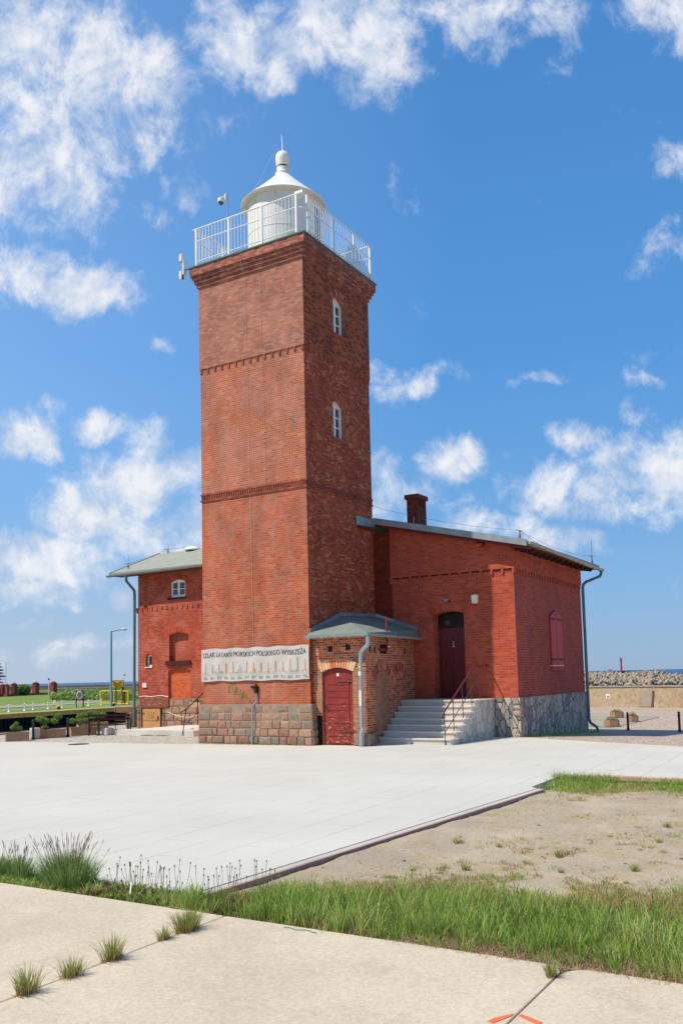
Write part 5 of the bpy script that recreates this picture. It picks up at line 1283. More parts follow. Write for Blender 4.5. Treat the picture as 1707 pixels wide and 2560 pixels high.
o = m.build('weed_stalks', M['weed']); o['kind'] = 'stuff'; o['label'] = 'thin brown plantain stalks along the plaza edge'; o['category'] = 'weeds'
# tufts in the slab joint
def tuft(x, y, r, n, h, label, grp='grass tufts in the slab joint', z=.0, mat='grass_red'):
    t = thing('grass_tuft', (x, y, z), label, 'grass tuft', grp); rr = random.Random(int(abs(x*977+y*131)))
    def one(m, q, hh, ln, w, a, tint):
        bx_, by_ = x+q*math.cos(a), y+q*math.sin(a)*.6; ca, sa = math.cos(a+rr.gauss(0, .4)), math.sin(a+rr.gauss(0, .4)); b = rr.uniform(0, 2*PI); wx_, wy_ = math.cos(b)*w, math.sin(b)*w; k = len(m.v)
        for f_, g_, ww in ((0, 0, 1), (.25, .5, .9), (.62, .85, .55)):
            for sg_ in (-1, 1): m.v.append((bx_+ca*ln*f_+sg_*wx_*ww, by_+sa*ln*f_+sg_*wy_*ww, z+hh*g_))
        m.v.append((bx_+ca*ln, by_+sa*ln, z+hh)); m.f += [(k, k+1, k+3, k+2), (k+2, k+3, k+5, k+4), (k+4, k+5, k+6)]; m.t += [tint]*3
    m = MB()
    for _ in range(int(n*.42)):
        q = r*.34*rr.random(); hh = h*rr.uniform(.35, 1.0); one(m, q, hh, hh*rr.uniform(.2, 1.3)*(.4+q/r*2), .0016, rr.uniform(0, 2*PI), max(.01, rr.random()))
    m.build('blades', M[mat], t)
    m = MB()
    for _ in range(int(n*.4)):
        q = r*.28*rr.random(); hh = h*rr.uniform(.3, .95); one(m, q, hh, hh*rr.uniform(.1, .8), .0021, rr.uniform(0, 2*PI), max(.01, rr.random()*.8))
    m.build('green_blades', M['grass'], t)
    m = MB()
    for _ in range(n//4):
        q = r*.4*rr.random(); hh = h*rr.uniform(.08, .25); one(m, q, hh, hh*rr.uniform(.5, 1.6), .0022, rr.uniform(0, 2*PI), max(.01, rr.random()*.5))
    m.build('dry_base', M['dry'], t)
    return t
tuft(-15.10, -8.0, .2, 300, .17, 'wispy grass tuft in the slab joint, nearest to the camera at lower left')
tuft(-14.80, -8.0, .22, 280, .13, 'low wide grass tuft in the slab joint, second from the left')
tuft(-14.48, -7.99, .19, 280, .18, 'spiky grass tuft in the slab joint, third from the left')
tuft(-14.02, -7.98, .14, 170, .11, 'sparse reddish grass tuft in the slab joint just left of the fullest one')
tuft(-13.80, -7.98, .28, 620, .16, 'fullest grass tuft in the slab joint close to the grass strip')
tuft(-13.55, -7.80, .15, 130, .08, 'small brown grass tuft at the slab edge behind the fullest tuft')
tuft(-13.60, -10.36, .12, 200, .11, 'grass tuft growing in the second slab joint at lower right', z=-.0)
p0 = tuft(-9.951, -8.659, .1, 110, .085, 'small wispy grass tuft standing alone on the bare sand', 'small wispy tufts on the sand', -.085)
for (x, y) in ((-9.407, -8.887), (-8.948, -9.477), (-9.562, -9.922), (-9.631, -10.145), (-10.473, -10.081), (-11.508, -9.351), (-11.6, -8.33), (-11.243, -8.35), (-9.96, -8.221), (-9.108, -9.999), (-10.94, -10.119), (-11.337, -9.879), (-10.735, -9.517), (-8.2, -9.9), (-7.6, -9.4), (-8.6, -8.6), (-7.9, -10.5), (-11.0, -8.75), (-6.9, -9.9), (-10.1, -9.3)):
    c = copy_tree(p0, (x, y, -.085), random.uniform(0, 6.28), sc=random.uniform(.6, 1.35))
# pebbles
m = MB()
for _ in range(900):
    x = rg_.uniform(-12.6, -5); y = rg_.uniform(-12.5, -7.6)
    if y > -7.44-(x+12.98)*.054-.05: continue
    s_ = rg_.uniform(.002, .0075)*(2.4 if rg_.random() < .03 else 1); z = SG(x, y)+.001
    vs = [(x+s_*a*rg_.uniform(.6, 1.2), y+s_*b*rg_.uniform(.6, 1.2), z+s_*.6*c) for a in (-1, 1) for b in (-1, 1) for c in (-1, 1)]
    m.add(vs, [(0, 1, 3, 2), (4, 6, 7, 5), (0, 4, 5, 1), (2, 3, 7, 6), (0, 2, 6, 4), (1, 5, 7, 3)], rg_.random())
o = m.build('pebbles', M['pebble'], smooth=True); o['kind'] = 'stuff'; o['label'] = 'small pebbles lying on the sand'; o['category'] = 'pebbles'
q = bmesh.new(); bmesh.ops.create_icosphere(q, subdivisions=2, radius=.032); m = MB(); px, py = -10.15, -7.66
m.add([(px+v.co.x*1.1, py+v.co.y*.9, -.05+v.co.z) for v in q.verts], [tuple(v.index for v in f.verts) for f in q.faces], .9); q.free()
o = m.build('round_stone', M['quoin'], loc=(px, py, -.08), smooth=True); props(o, 'single round pale stone lying against the plaza kerb', 'stone')
m = MB(); m.tube([(-13.22, -6.92, .10), (-13.30, -6.98, .02)], .006, 6, tint=.2); o = m.build('litter_straw', M['white'], loc=(-13.25, -6.95, .0)); props(o, 'short white stick lying in the weeds right of the large grass clump', 'litter')
m = MB(); m.tube([(-13.47+.012*math.sin(i*.9), -8.52-i*.02, .018) for i in range(14)], .003, 5); o = m.build('teal_cord', M['teal'], loc=(-13.47, -8.6, .015)); props(o, 'short teal cord lying on the slab edge below the grass', 'cord')
# grass at wall feet
m = MB()
for _ in range(5200):
    k = rg_.random()
    zz_ = -.01
    if k < .55: x = rg_.uniform(4.1, 10.2); y = HY-.06-abs(rg_.gauss(0, .22)); h = rg_.uniform(.02, .06); zz_ = zap(x)
    elif k < .8: x = -.14-abs(rg_.gauss(0, .03)); y = random.choice([rg_.gauss(.25, .12), rg_.gauss(1.1, .2), rg_.gauss(2.9, .2), rg_.gauss(2.0, .3)]); h = rg_.uniform(.01, .045)
    else: x = 2.0-abs(rg_.gauss(0, .03)); y = random.choice([rg_.gauss(6.6, .12), rg_.gauss(7.2, .12)]); h = rg_.uniform(.02, .05)
    blade(m, x, y, zz_, h, h*.5, .005, rg_, max(.01, rg_.random()))
o = m.build('wall_foot_weeds', M['grass']); o['kind'] = 'stuff'; o['label'] = 'short weeds growing along the feet of the walls'; o['category'] = 'weeds'
# ------------------------------------------------------------------ canal and far bank
qy = lambda x: 30.06+.051*(x-14.6)
qw = thing('canal_quay', (18, 30.2, 0), 'dark canal quay wall with a rusty yellow top beam across the water', 'quay wall')
m = MB(); a, b = -70, 50
m.prism([(a, qy(a)), (b, qy(b)), (b, qy(b)+.5), (a, qy(a)+.5)], 'z', -.26, .0); fixn(m.build('yellow_beam', M['yellow'], qw))
m = MB(); m.prism([(a, qy(a)+.03), (b, qy(b)+.03), (b, qy(b)+1.2), (a, qy(a)+1.2)], 'z', -2, -.26)
for k in range(110): x = 5+k*.3; m.box(x, x+.14, qy(x)-.02, qy(x)+.1, -1.6, -.27)
fixn(m.build('sheet_piling', M['quay_dark'], qw))
m = MB(); m.prism([(a, qy(a)+.5), (b, qy(b)+.5), (b, qy(b)+1.3), (a, qy(a)+1.3)], 'z', -.2, .012); fixn(m.build('quay_coping', M['quay_top'], qw))
nq = MB(); 
nq.prism([(-60, canal_y0(-60)-.05), (24, canal_y0(24)-.05), (24, canal_y0(24)+.25), (-60, canal_y0(-60)+.25)], 'z', -1.6, .03); o = fixn(nq.build('near_quay_edge', M['quay_top'])); props(o, 'low concrete edge of the near canal bank behind the planters', 'quay edge')
def mooring(u, v, lab):
    p = gnd(u, v); m = MB(); t = thing('mooring_bollard', tuple(p), lab, 'mooring bollard', 'mooring bollards on the far quay')
    MB().lathe([(.11, 0), (.09, .1), (.09, .14)], tuple(p), 14).build('base', M['iron'], t); MB().lathe([(.1, .13), (.19, .15), (.19, .21), (.1, .24)], tuple(p), 14).build('head', M['yellow_rail'], t)
mooring(*kz(658, 600), 'yellow topped mooring bollard left of the life buoy board'); mooring(*kz(1275, 562), 'yellow topped mooring bollard in front of the yellow railing')
cf = thing('chain_fence', (22, 35, 0), 'low white chain fence with small white posts on the far bank grass', 'fence')
fp = [gnd(*kz(*p)) for p in ((-150, 645), (100, 628), (275, 614), (372, 605), (540, 592), (697, 582), (853, 572), (990, 560), (1137, 552))]
for p in fp: MB().lathe([(.09, 0), (.05, .05), (.035, .08), (.035, .40), (.045, .42), (.02, .45)], tuple(p), 8).build('post', M['white'], cf)
for a, b in zip(fp, fp[1:]):
    m = MB()
    for z, s_ in ((.40, .06), (.16, .08)):
        P = sag((a.x, a.y, z), (b.x, b.y, z), s_, 24)
        for i in range(0, 24, 2): m.tube([P[i], P[i+1]], .022, 4)
    m.build('chain', M['white'], cf)
sheet('far_path', [tuple(gnd(*kz(*p))[:2]) for p in ((-300, 590), (-300, 572), (0, 562), (600, 538), (1137, 508), (1400, 500), (1400, 512), (1137, 522), (620, 552), (0, 586))], .0, M['quay_top'])
sheet('sandy_patch', [tuple(gnd(*kz(*p))[:2]) for p in ((590, 540), (595, 500), (600, 470), (632, 462), (628, 500), (618, 540))], .01, M['sand'])
# life buoy board
F2 = Vector((FW.x, FW.y, 0)).normalized(); R2 = Vector((F2.y, -F2.x, 0))
def card(c, w, h, th, mat, name, parent, yaw=0, fwd=0, bevel=0):
    """upright board facing the camera side; real thickness"""
    u = (R2*math.cos(yaw)+F2*math.sin(yaw)); n_ = Vector((-u.y, u.x, 0)); c = Vector(c)+n_*fwd
    X = Matrix(((u.x, n_.x, 0, c.x), (u.y, n_.y, 0, c.y), (0, 0, 1, c.z), (0, 0, 0, 1)))
    m = MB(); m.xf = X; m.box(-w/2, w/2, -th/2, th/2, -h/2, h/2); o = m.build(name, mat, parent, bevel=bevel); return X
def dep(p): return (Vector(p)-CPOS).dot(FW)
p = gnd(*kz(853, 578)); D = dep(p); px = D/CF/4.48
lb = thing('life_buoy_board', tuple(p+R2*.25), 'red board on two posts holding a white life buoy on the far bank', 'life buoy board')
c = at(*kz(893, 442), D+.2)
card(c, 86*px, 108*px, .12, M['buoy_board'], 'board', lb, .25)
X = card(c, 62*px, 84*px, .02, M['print_grey'], 'panel', lb, .25, -.075)
m = MB(); m.xf = X@Matrix.Rotation(PI/2, 4, 'X'); 
ring = [(.17*math.cos(a), .23*math.sin(a), .04) for a in [2*PI*i/20 for i in range(21)]]; m.tube(ring, .05, 6); m.build('life_buoy', M['grey_white'], lb, smooth=True)
for sgn in (-1, 1):
    q = c+R2*sgn*40*px; MB().tube([(q.x, q.y, -.02), (q.x, q.y, c.z-50*px)], .04, 6).build('post', M['iron'], lb)
# no anchoring sign
p = gnd(*kz(1372, 545)); D = dep(p); px = D/CF/4.48; c = at(*kz(1320, 318), D)
ns = thing('anchor_sign', (c.x, c.y, 0), 'yellow square sign with crossed out anchor in a red frame on two posts', 'sign')
X = card(c, 132*px, 86*px, .05, M['sign_red'], 'frame', ns, .12); X = card(c, 118*px, 74*px, .02, M['sign_yellow'], 'face', ns, .12, -.03)
w_, h_ = 118*px, 74*px
m = MB(); m.xf = X; m.tube([(-w_*.5, -.02, h_*.5), (w_*.5, -.02, -h_*.5)], .02, 5); m.build('red_bar', M['sign_red'], ns)
m = MB(); m.xf = X; m.tube([(-w_*.22, -.03, -h_*.12), (w_*.3, -.03, h_*.34)], .02, 5); m.tube([(w_*.22, -.03, h_*.38), (w_*.32, -.03, h_*.2)], .02, 5)
m.tube([(-w_*.34, -.03, h_*.18), (-w_*.35, -.03, -h_*.05), (-w_*.3, -.03, -h_*.22), (-w_*.22, -.03, -h_*.34), (-w_*.08, -.03, -h_*.36), (w_*.02, -.03, -h_*.34)], .022, 5); m.build('anchor_symbol', M['black'], ns)
for x in (1372, 1388, 1300):
    g_ = at(*kz(x, 360), D); MB().tube([(g_.x, g_.y, 0), (g_.x, g_.y, c.z-40*px)], .04, 6).build('post', M['iron'], ns)
# yellow railing / gate on the quay
yg = thing('yellow_railing', tuple(gnd(*kz(1280, 545))), 'bright yellow mesh railing enclosure on the far quay behind the anchor sign', 'railing')
def yrun(pa, pb, ha, bars):
    a, b = gnd(*kz(*pa)), gnd(*kz(*pb)); m = MB()
    for t in (0, 1): q = a.lerp(b, t); m.tube([(q.x, q.y, 0), (q.x, q.y, ha)], .07, 6)
    for z in (.06, ha): m.tube([(a.x, a.y, z), (b.x, b.y, z)], .045, 5)
    m.build('frame', M['yellow_rail'], yg); m = MB()
    for i in range(1, bars): q = a.lerp(b, i/bars); m.tube([(q.x, q.y, .05), (q.x, q.y, ha)], .016, 4)
    m.build('bars', M['yellow_rail'], yg)
yrun((1130, 540), (1272, 543), .97, 13); yrun((1280, 543), (1400, 546), .97, 11); yrun((1400, 546), (1440, 549), .95, 6); yrun((1272, 543), (1300, 520), .97, 5)
# street lamps
def street_lamp(u, v0, v1, arm_px, hd, D, lab, r, gz_=0, mat='lamp_blue'):
    a = at(u[0], v0, D); b = at(u[1], v1, D); t = thing('street_lamp', (a.x, a.y, 0), lab, 'street lamp')
    px = D/CF
    MB().tube([(a.x, a.y, 0), (a.x, a.y, b.z*.3), (a.x, a.y, b.z)], [r, r*.9, r*.7], 10).build('pole', M[mat], t, smooth=True)
    e = Vector((a.x, a.y, b.z))+R2*arm_px*px+Vector((0, 0, arm_px*px*.16)); MB().tube([(a.x, a.y, b.z-.02), tuple(e)], r*.5, 8).build('arm', M[mat], t)
    m = MB(); w = R2*hd*px; m.tube([e-w*.1, e+w*.25, e+w*.75, e+w], [hd*px*.12, hd*px*.27, hd*px*.27, hd*px*.1], 10); m.build('lamp_head', M['grey_white'], t, smooth=True)
street_lamp((278, 278), 1745, 1577.5, 27, 12, 60, 'tall pale blue street lamp with a single arm beyond the canal', .085)
street_lamp((14, 14), 1737, 1657, 4, 4, 137, 'thin distant street lamp behind the spruce at the left edge', .08, mat='grey_white')
p = at(122, 1730, 129); t = thing('harbour_mast', (p.x, p.y, 0), 'short distant pole light standing behind the brick piers', 'pole'); MB().tube([(p.x, p.y, 0), (p.x, p.y, at(122, 1699, 129).z)], .06, 6).build('pole', M['grey_white'], t); q = at(122, 1699, 129); MB().lathe([(.05, -.1), (.14, 0), (.1, .15)], tuple(q), 8).build('lamp_head', M['iron'], t)
p = at(311, 1720, 100); t = thing('round_marker', (p.x, p.y, 0), 'small round white marker on a thin pole right of the blue street lamp', 'marker')
q = at(311.3, 1687.5, 100); MB().tube([(q.x, q.y, 0), (q.x, q.y, q.z)], .02, 5).build('pole', M['grey_white'], t); m = MB(); m.xf = Matrix.Translation(q)@Matrix.Rotation(YAW, 4, 'Z')@Matrix.Rotation(-PI/2, 4, 'Y'); m.lathe([(.15, 0), (.15, .03)], (0, 0, 0), 18); m.build('disc', M['white'], t)
m = MB(); m.xf = Matrix.Translation(q)@Matrix.Rotation(YAW, 4, 'Z')@Matrix.Rotation(-PI/2, 4, 'Y'); m.lathe([(.07, .03), (.07, .05)], (0, 0, 0), 12); m.build('dark_emblem', M['rust'], t)
# brick pier fence
bf = thing('brick_pier_fence', tuple(gnd(*kz(400, 440))), 'garden fence of red brick piers with capped tops and railings far across the canal', 'fence')
PP = [gnd(*kz(x, y)) for x, y in ((-180, 470), (30, 455), (80, 455), (158, 448), (400, 438), (600, 433))]
prev = None
for p, w in zip(PP, (1.2, .5, .4, .62, .72, .70)):
    D = dep(p); h = 125*D/CF/4.48*(1.0 if w > .6 else .95)
    o = MB().box(p.x-w/2, p.x+w/2, p.y-w/2, p.y+w/2, 0, h).build('pier', M['brick_far'], bf)
    MB().lathe([(w*.78, 0), (w*.78, .12), (.02, .34)], (p.x, p.y, h), 4).build('pier_cap', M['brick_far'], o)
    if prev is not None:
        a, b = prev, p; n_ = (b-a).normalized(); s_ = Vector((-n_.y, n_.x, 0))*.15
        m = MB(); m.prism([((a-s_).x, (a-s_).y), ((b-s_).x, (b-s_).y), ((b+s_).x, (b+s_).y), ((a+s_).x, (a+s_).y)], 'z', 0, .28); fixn(m.build('base_wall', M['brick_far'], bf))
        m = MB(); k = int((b-a).length/.35)
        for i in range(1, k): q = a.lerp(b, i/k); m.tube([(q.x, q.y, .25), (q.x, q.y, 1.25)], .018, 4)
        for z in (.4, 1.2): m.tube([(a.x, a.y, z), (b.x, b.y, z)], .025, 4)
        m.build('rail_panel', M['iron'], bf)
    prev = p
# bush, cabinet, spruce
rb = random.Random(12)
p = gnd(*kz(265, 444)); D = dep(p); px = D/CF/4.48
t = thing('round_bush', tuple(p), 'rounded dark green bush between the brick piers across the canal', 'bush'); m = MB(); leaves(m, (p.x, p.y, 62*px), (70*px, 70*px, 60*px), 5000, .13, rb, shell=.35); m.build('foliage', M['shrub'], t)
m = MB(); m.tube([(p.x, p.y, 0), (p.x, p.y, 50*px)], .12, 6); m.build('stem', M['bark'], t)
p = gnd(*kz(297, 441))-F2*2; t = thing('utility_cabinet', tuple(p), 'pale utility cabinet in front of the round bush', 'cabinet'); card(Vector((p.x, p.y, .36)), .9, .72, .5, M['grey_white'], 'box', t)
X = card(Vector((p.x, p.y, .36)), .16, .6, .02, M['zinc'], 'door_line', t, 0, -.265)
def spruce(u, v0, v1, D, lab, seed, wpx):
    a = at(u, v0, D); top = at(u, v1, D); px = D/CF; rr = random.Random(seed); H = top.z
    t = thing('spruce_tree', (a.x, a.y, 0), lab, 'tree'); MB().tube([(a.x, a.y, 0), (a.x, a.y, H*.5), (a.x, a.y, H)], [.2, .12, .02], 8).build('trunk', M['bark'], t)
    m = MB()
    lv = int(H/.42)
    for i in range(lv):
        z = .35+i*.42; R = wpx*px*(1-z/H)**.9*rr.uniform(.8, 1.1)
        for k in range(11):
            an_ = rr.uniform(0, 2*PI); d_ = Vector((math.cos(an_), math.sin(an_), 0))
            for j in range(54):
                s_ = rr.random()**.7; q = Vector((a.x, a.y, z))+d_*R*s_+Vector((0, 0, -.18*R*s_+.10*R*s_*s_)); q += Vector((rr.gauss(0, .08), rr.gauss(0, .08), rr.gauss(0, .05)))
                e = d_*rr.uniform(.25, .5)+Vector((rr.gauss(0, .06), rr.gauss(0, .06), rr.uniform(-.1, .03))); w = d_.cross(Vector((0, 0, 1)))*.10
                m.add([q-w, q+w, q+e], [(0, 1, 2)], max(.01, rr.random()))
    m.build('crown', M['spruce'], t)
spruce(-9, 1745, 1650, 124, 'dark spruce tree cut by the left edge of the picture', 3, 38)
# dune scrub: one mass
m = MB(); rs = random.Random(9)
for _ in range(26000):
    u = rs.uniform(128, 345); t_ = rs.random()**1.3; v = 1751-t_*24
    g = gnd(u, v); 
    if g.z > 1: continue
    n1 = mnoise.noise(Vector((g.x*.12, g.y*.12, 0)))+.5*mnoise.noise(Vector((g.x*.5, g.y*.5, 2)))
    hh = max(.05, .26+.45*n1); z = rs.random()*hh; s_ = .13*(1+t_*2.0)
    d = Vector((rs.gauss(0, 1), rs.gauss(0, 1), rs.gauss(0, 1))).normalized()*s_; e = d.cross(Vector((rs.gauss(0, 1), rs.gauss(0, 1), rs.gauss(0, 1)))).normalized()*s_*.6
    q = Vector((g.x, g.y, z)); m.add([q-d, q+e, q+d, q-e], [(0, 1, 2, 3)], max(.01, min(1, .2+.45*rs.random()+.5*n1)))
o = m.build('dune_scrub', M['hedge']); o['kind'] = 'stuff'; o['label'] = 'mass of green dune scrub beyond the canal bank'; o['category'] = 'scrub'
# far breakwater wall on the left
a, b = at(30, 1722, 235), at(345, 1716, 215)
fw_ = thing('far_mole', ((a.x+b.x)/2, (a.y+b.y)/2, 0), 'long dark grey harbour mole along the horizon at left', 'mole')
n_ = Vector((b.x-a.x, b.y-a.y, 0)).normalized(); s_ = Vector((-n_.y, n_.x, 0))*1.5; a2 = a-n_*60; b2 = b+n_*60
for z0, z1, k, mt in ((-1.2, .55, 1.0, 'quay_top'), (.55, .95, .4, 'lowwall')):
    m = MB(); m.prism([((a2-s_*k).x, (a2-s_*k).y), ((b2-s_*k).x, (b2-s_*k).y), ((b2+s_*k).x, (b2+s_*k).y), ((a2+s_*k).x, (a2+s_*k).y)], 'z', z0, z1); fixn(m.build('wall', M[mt], fw_)).data.materials[0] = plain('weathered_mole_concrete', (104,96,94), .9, var=.2, scale=.5) if z0 < 0 else M['dark_gap'] if False else plain('mole_parapet', (92,84,86), .9, var=.2, scale=.5)
wr = thing('dune_rail_fence', tuple(at(200, 1722, 150)), 'pale wooden rail fence running behind the dune scrub', 'fence')
for i in range(8):
    q = at(142+i*28, 1722.5-i*.3, 150); MB().tube([(q.x, q.y, 0), (q.x, q.y, .85)], .07, 5).build('post', M['quay_top'], wr)
q0, q1 = at(138, 1722, 150), at(342, 1721, 150); MB().tube([(q0.x, q0.y, .72), (q1.x, q1.y, .72)], .06, 5).tube([(q0.x, q0.y, .42), (q1.x, q1.y, .42)], .05, 5).build('rail', M['quay_top'], wr)
# ------------------------------------------------------------------ seaward side
wa_, wb_ = gnd2(*ez(420, 903)), gnd2(*ez(1568, 908))
Dw = (dep(wa_)+dep(wb_))/2
ta_, tb_ = at(ez(420, 0)[0], ez(0, 645)[1], Dw), at(ez(1568, 0)[0], ez(0, 652)[1], Dw)
WZ0, WZ1 = -.52, (ta_.z+tb_.z)/2
ua = Vector((wb_.x-wa_.x, wb_.y-wa_.y, 0)).normalized(); va = Vector((-ua.y, ua.x, 0))
if va.dot(F2) < 0: va = -va
XW = Matrix(((ua.x, va.x, 0, wa_.x), (ua.y, va.y, 0, wa_.y), (0, 0, 1, 0), (0, 0, 0, 1)))      # x along the wall, y away from the viewer
def wx(xe): return (at(ez(xe, 0)[0], ez(0, 780)[1], Dw)-wa_).dot(ua)
sw = thing('sea_wall', (wa_.x, wa_.y, WZ0), 'long pale rendered sea wall with brown patches behind the planters', 'wall')
xj = wx(1300)
def wb(name, mat, *a):
    m = MB(); m.xf = XW; m.box(*a); return m.build(name, mat, sw)
wb('wall', M['seawall'], -14, xj, .0, 1.0, WZ0-.3, WZ1-.05); wb('wall', M['seawall'], xj, 40, -.14, 1.0, WZ0-.3, WZ1-.06)
wb('coping', M['lowwall'], -14, xj+.03, -.05, 1.05, WZ1-.05, WZ1); wb('coping', M['lowwall'], xj+.03, 40, -.19, 1.05, WZ1-.06, WZ1-.005)
m = MB(); m.xf = XW; m.prism([(xj-.16, WZ0), (xj-.05, WZ0), (xj+.09, WZ1-.3), (xj-.02, WZ1-.3)], 'y', -.16, 0); m.build('rusty_joint', M['rust'], sw)
wb('repair_panel', M['lowwall'], wx(1060), xj-.1, -.035, 0, WZ0+.05, WZ1-.3)
p = wx(557); wb('white_plate', M['white'], p-.13, p+.13, -.02, 0, .0, .26); wb('plate_symbol', M['zinc'], p-.08, p+.08, -.03, -.02, .06, .17)
# tetrapods
tm = MB(); L = .5
for d_ in (Vector((0, 0, 1)), Vector((.943, 0, -.333)), Vector((-.471, .816, -.333)), Vector((-.471, -.816, -.333))):
    tm.tube([d_*0, d_*L*.3, d_*L*.92, d_*L], [.17, .165, .115, .09], 8)
GT = 'concrete tetrapods of the breakwater'
tp = tm.build('tetrapod', M['tetra'], smooth=True); props(tp, 'weathered concrete tetrapod piled among others on the breakwater', 'tetrapod', GT)
rt_ = random.Random(14); first = True; placed = 0
for k in range(300):
    u = rt_.uniform(1440, 1712); 
    topv = 1686+(max(0, 1500-u)*.05)-(4 if u > 1600 else 0); botv = 1712
    if u > 1665: topv += (u-1665)*.22
    if u > 1680: botv = 1706
    tt = rt_.random(); v = topv+(botv-topv)*tt
    D = 112-28*tt if u < 1640 else 118-24*tt
    p = at(u, v, D)
    sc = rt_.uniform(.8, 1.15)*1.0
    if first: tp.location = p; tp.rotation_euler = (1, 2, 3); first = False
    else: copy_tree(tp, p, rot=(rt_.uniform(0, 6), rt_.uniform(0, 6), rt_.uniform(0, 6)), sc=sc)
a, b = at(1440, 1690, 125), at(1690, 1690, 128)
m = MB(); n_ = Vector((b.x-a.x, b.y-a.y, 0)).normalized(); s_ = Vector((-n_.y, n_.x, 0)); pts = []
m.prism([((a-s_*10).x, (a-s_*10).y), ((b-s_*10).x, (b-s_*10).y), ((b+s_*6).x, (b+s_*6).y), ((a+s_*6).x, (a+s_*6).y)], 'z', -2, .2)
o = fixn(m.build('breakwater_core', M['tetra'])); o['kind'] = 'structure'
bw = thing('breakwater_wall', tuple(at(1590, 1680, 128)), 'concrete parapet wall on top of the tetrapod breakwater', 'wall')
def bwall(u0, v0, u1, v1, hz, D, mt, th=.8):
    a, b = at(u0, v0, D), at(u1, v1, D); m = MB(); n_ = (b-a); n_.z = 0; n_.normalize(); s_ = Vector((-n_.y, n_.x, 0))*th
    vs = [a-Vector((0, 0, hz)), b-Vector((0, 0, hz)), b-Vector((0, 0, hz))+s_, a-Vector((0, 0, hz))+s_, a, b, b+s_, a+s_]
    m.add(vs, [(0, 1, 2, 3), (4, 5, 6, 7), (0, 1, 5, 4), (1, 2, 6, 5), (2, 3, 7, 6), (3, 0, 4, 7)]); fixn(m.build('parapet', M[mt], bw))
bwall(1567, 1679.5, 1664, 1676.8, 1.2, 122, 'lowwall'); bwall(1530, 1679.5, 1584, 1677.5, 1.5, 150, 'quay_dark'); bwall(1436, 1692, 1556, 1686, .8, 112, 'lowwall')
D = 150; p = at(1553.5, 1684, D); t = thing('red_beacon', (p.x, p.y, 0), 'slim red harbour beacon tower standing on the mole beyond the tetrapods', 'beacon')
top = at(1552.5, 1650, D)
MB().tube([(p.x, p.y, -.5), (p.x, p.y, top.z)], [.17, .13], 12).build('column', M['beacon'], t, smooth=True)
m = MB(); m.lathe([(.14, -.06), (.30, 0), (.30, .04), (.1, .05)], (p.x, p.y, top.z), 12)
for k in range(6): a_ = 2*PI*k/6; m.tube([(p.x+.28*math.cos(a_), p.y+.28*math.sin(a_), top.z), (p.x+.28*math.cos(a_), p.y+.28*math.sin(a_), top.z+.32)], .015, 4)
m.tube([(p.x+.28*math.cos(2*PI*k/12), p.y+.28*math.sin(2*PI*k/12), top.z+.3) for k in range(13)], .015, 4); m.build('gallery', M['beacon'], t)
MB().tube([(p.x, p.y, top.z), (p.x, p.y, top.z+.3), (p.x, p.y, top.z+.5)], [.06, .07, .03], 8).build('lantern', M['beacon'], t)
c = at(1524.5, 1678.5, 108); t = thing('white_notice_board', (c.x, c.y, 0), 'white notice board on posts at the landward end of the tetrapod breakwater', 'notice board')
card(c, .78, .56, .06, M['grey_white'], 'panel', t); card(c, .5, .12, .01, M['print_grey'], 'text_lines', t, 0, -.04); card(c+Vector((0, 0, .15)), .4, .08, .01, M['print_grey'], 'text_lines', t, 0, -.04)
for s__ in (-1, 1): q = c+R2*.33*s__; MB().tube([(q.x, q.y, 0), (q.x, q.y, c.z)], .03, 5).build('post', M['iron'], t)
# ------------------------------------------------------------------ scale to metres
done = set()
for o in list(bpy.data.objects):
    o.location = o.location*S
    if o.type == 'MESH' and o.data.name not in done:
        done.add(o.data.name); o.data.transform(Matrix.Scale(S, 4)); o.data.update()
# ------------------------------------------------------------------ camera
cd = bpy.data.cameras.new('camera'); cam = bpy.data.objects.new('camera', cd); col.objects.link(cam)
cd.sensor_fit = 'HORIZONTAL'; cd.sensor_width = 36; cd.lens = 36*CF/1707; cd.shift_x = 0; cd.shift_y = (CCY-1280)/1707
cd.clip_end = 30000; cd.clip_start = .1
Mx = Matrix((RT, UP, -FW)).transposed().to_4x4(); Mx.translation = CPOS*S; cam.matrix_world = Mx
scn.camera = cam
# ------------------------------------------------------------------ light
EL = math.radians(54.5); SD = Vector((-.753, .657, 0)).normalized()*math.cos(EL); SD.z = math.sin(EL)   # direction towards the sun
sl = bpy.data.lights.new('sun', 'SUN'); so = bpy.data.objects.new('sun', sl); col.objects.link(so)
sl.energy = 5.0; sl.angle = math.radians(.53); sl.color = (1, .93, .82)
so.rotation_euler = SD.to_track_quat('Z', 'Y').to_euler()
w = bpy.data.worlds.new('World'); scn.world = w; w.use_nodes = True; nt_ = w.node_tree; nt_.nodes.clear()
class WT(NT):
    def __init__(s): s.t = nt_
T = WT(); STR = .12; K_ = 1/STR
sky = T.n('TexSky'); sky.sky_type = 'NISHITA'; sky.sun_disc = False; sky.sun_elevation = EL
sky.sun_rotation = math.atan2(SD.x, SD.y); sky.altitude = 0; sky.air_density = 1.0; sky.dust_density = .35; sky.ozone_density = 2.2
gen = T.n('TexCoord').outputs['Generated']
a_ = T.vm('DOT_PRODUCT', gen, tuple(FW)); b_ = T.vm('DOT_PRODUCT', gen, tuple(RT)); c_ = T.vm('DOT_PRODUCT', gen, tuple(UP))
am = T.math('MAXIMUM', a_, .05)
cb = T.n('CombineXYZ'); T.l(T.math('DIVIDE', b_, am), cb.inputs[0]); T.l(T.math('DIVIDE', c_, am), cb.inputs[1])
uvw = cb.outputs[0]
wob = T.n('TexNoise'); T.l(uvw, wob.inputs['Vector']); wob.inputs['Scale'].default_value = 16; wob.inputs['Detail'].default_value = 6
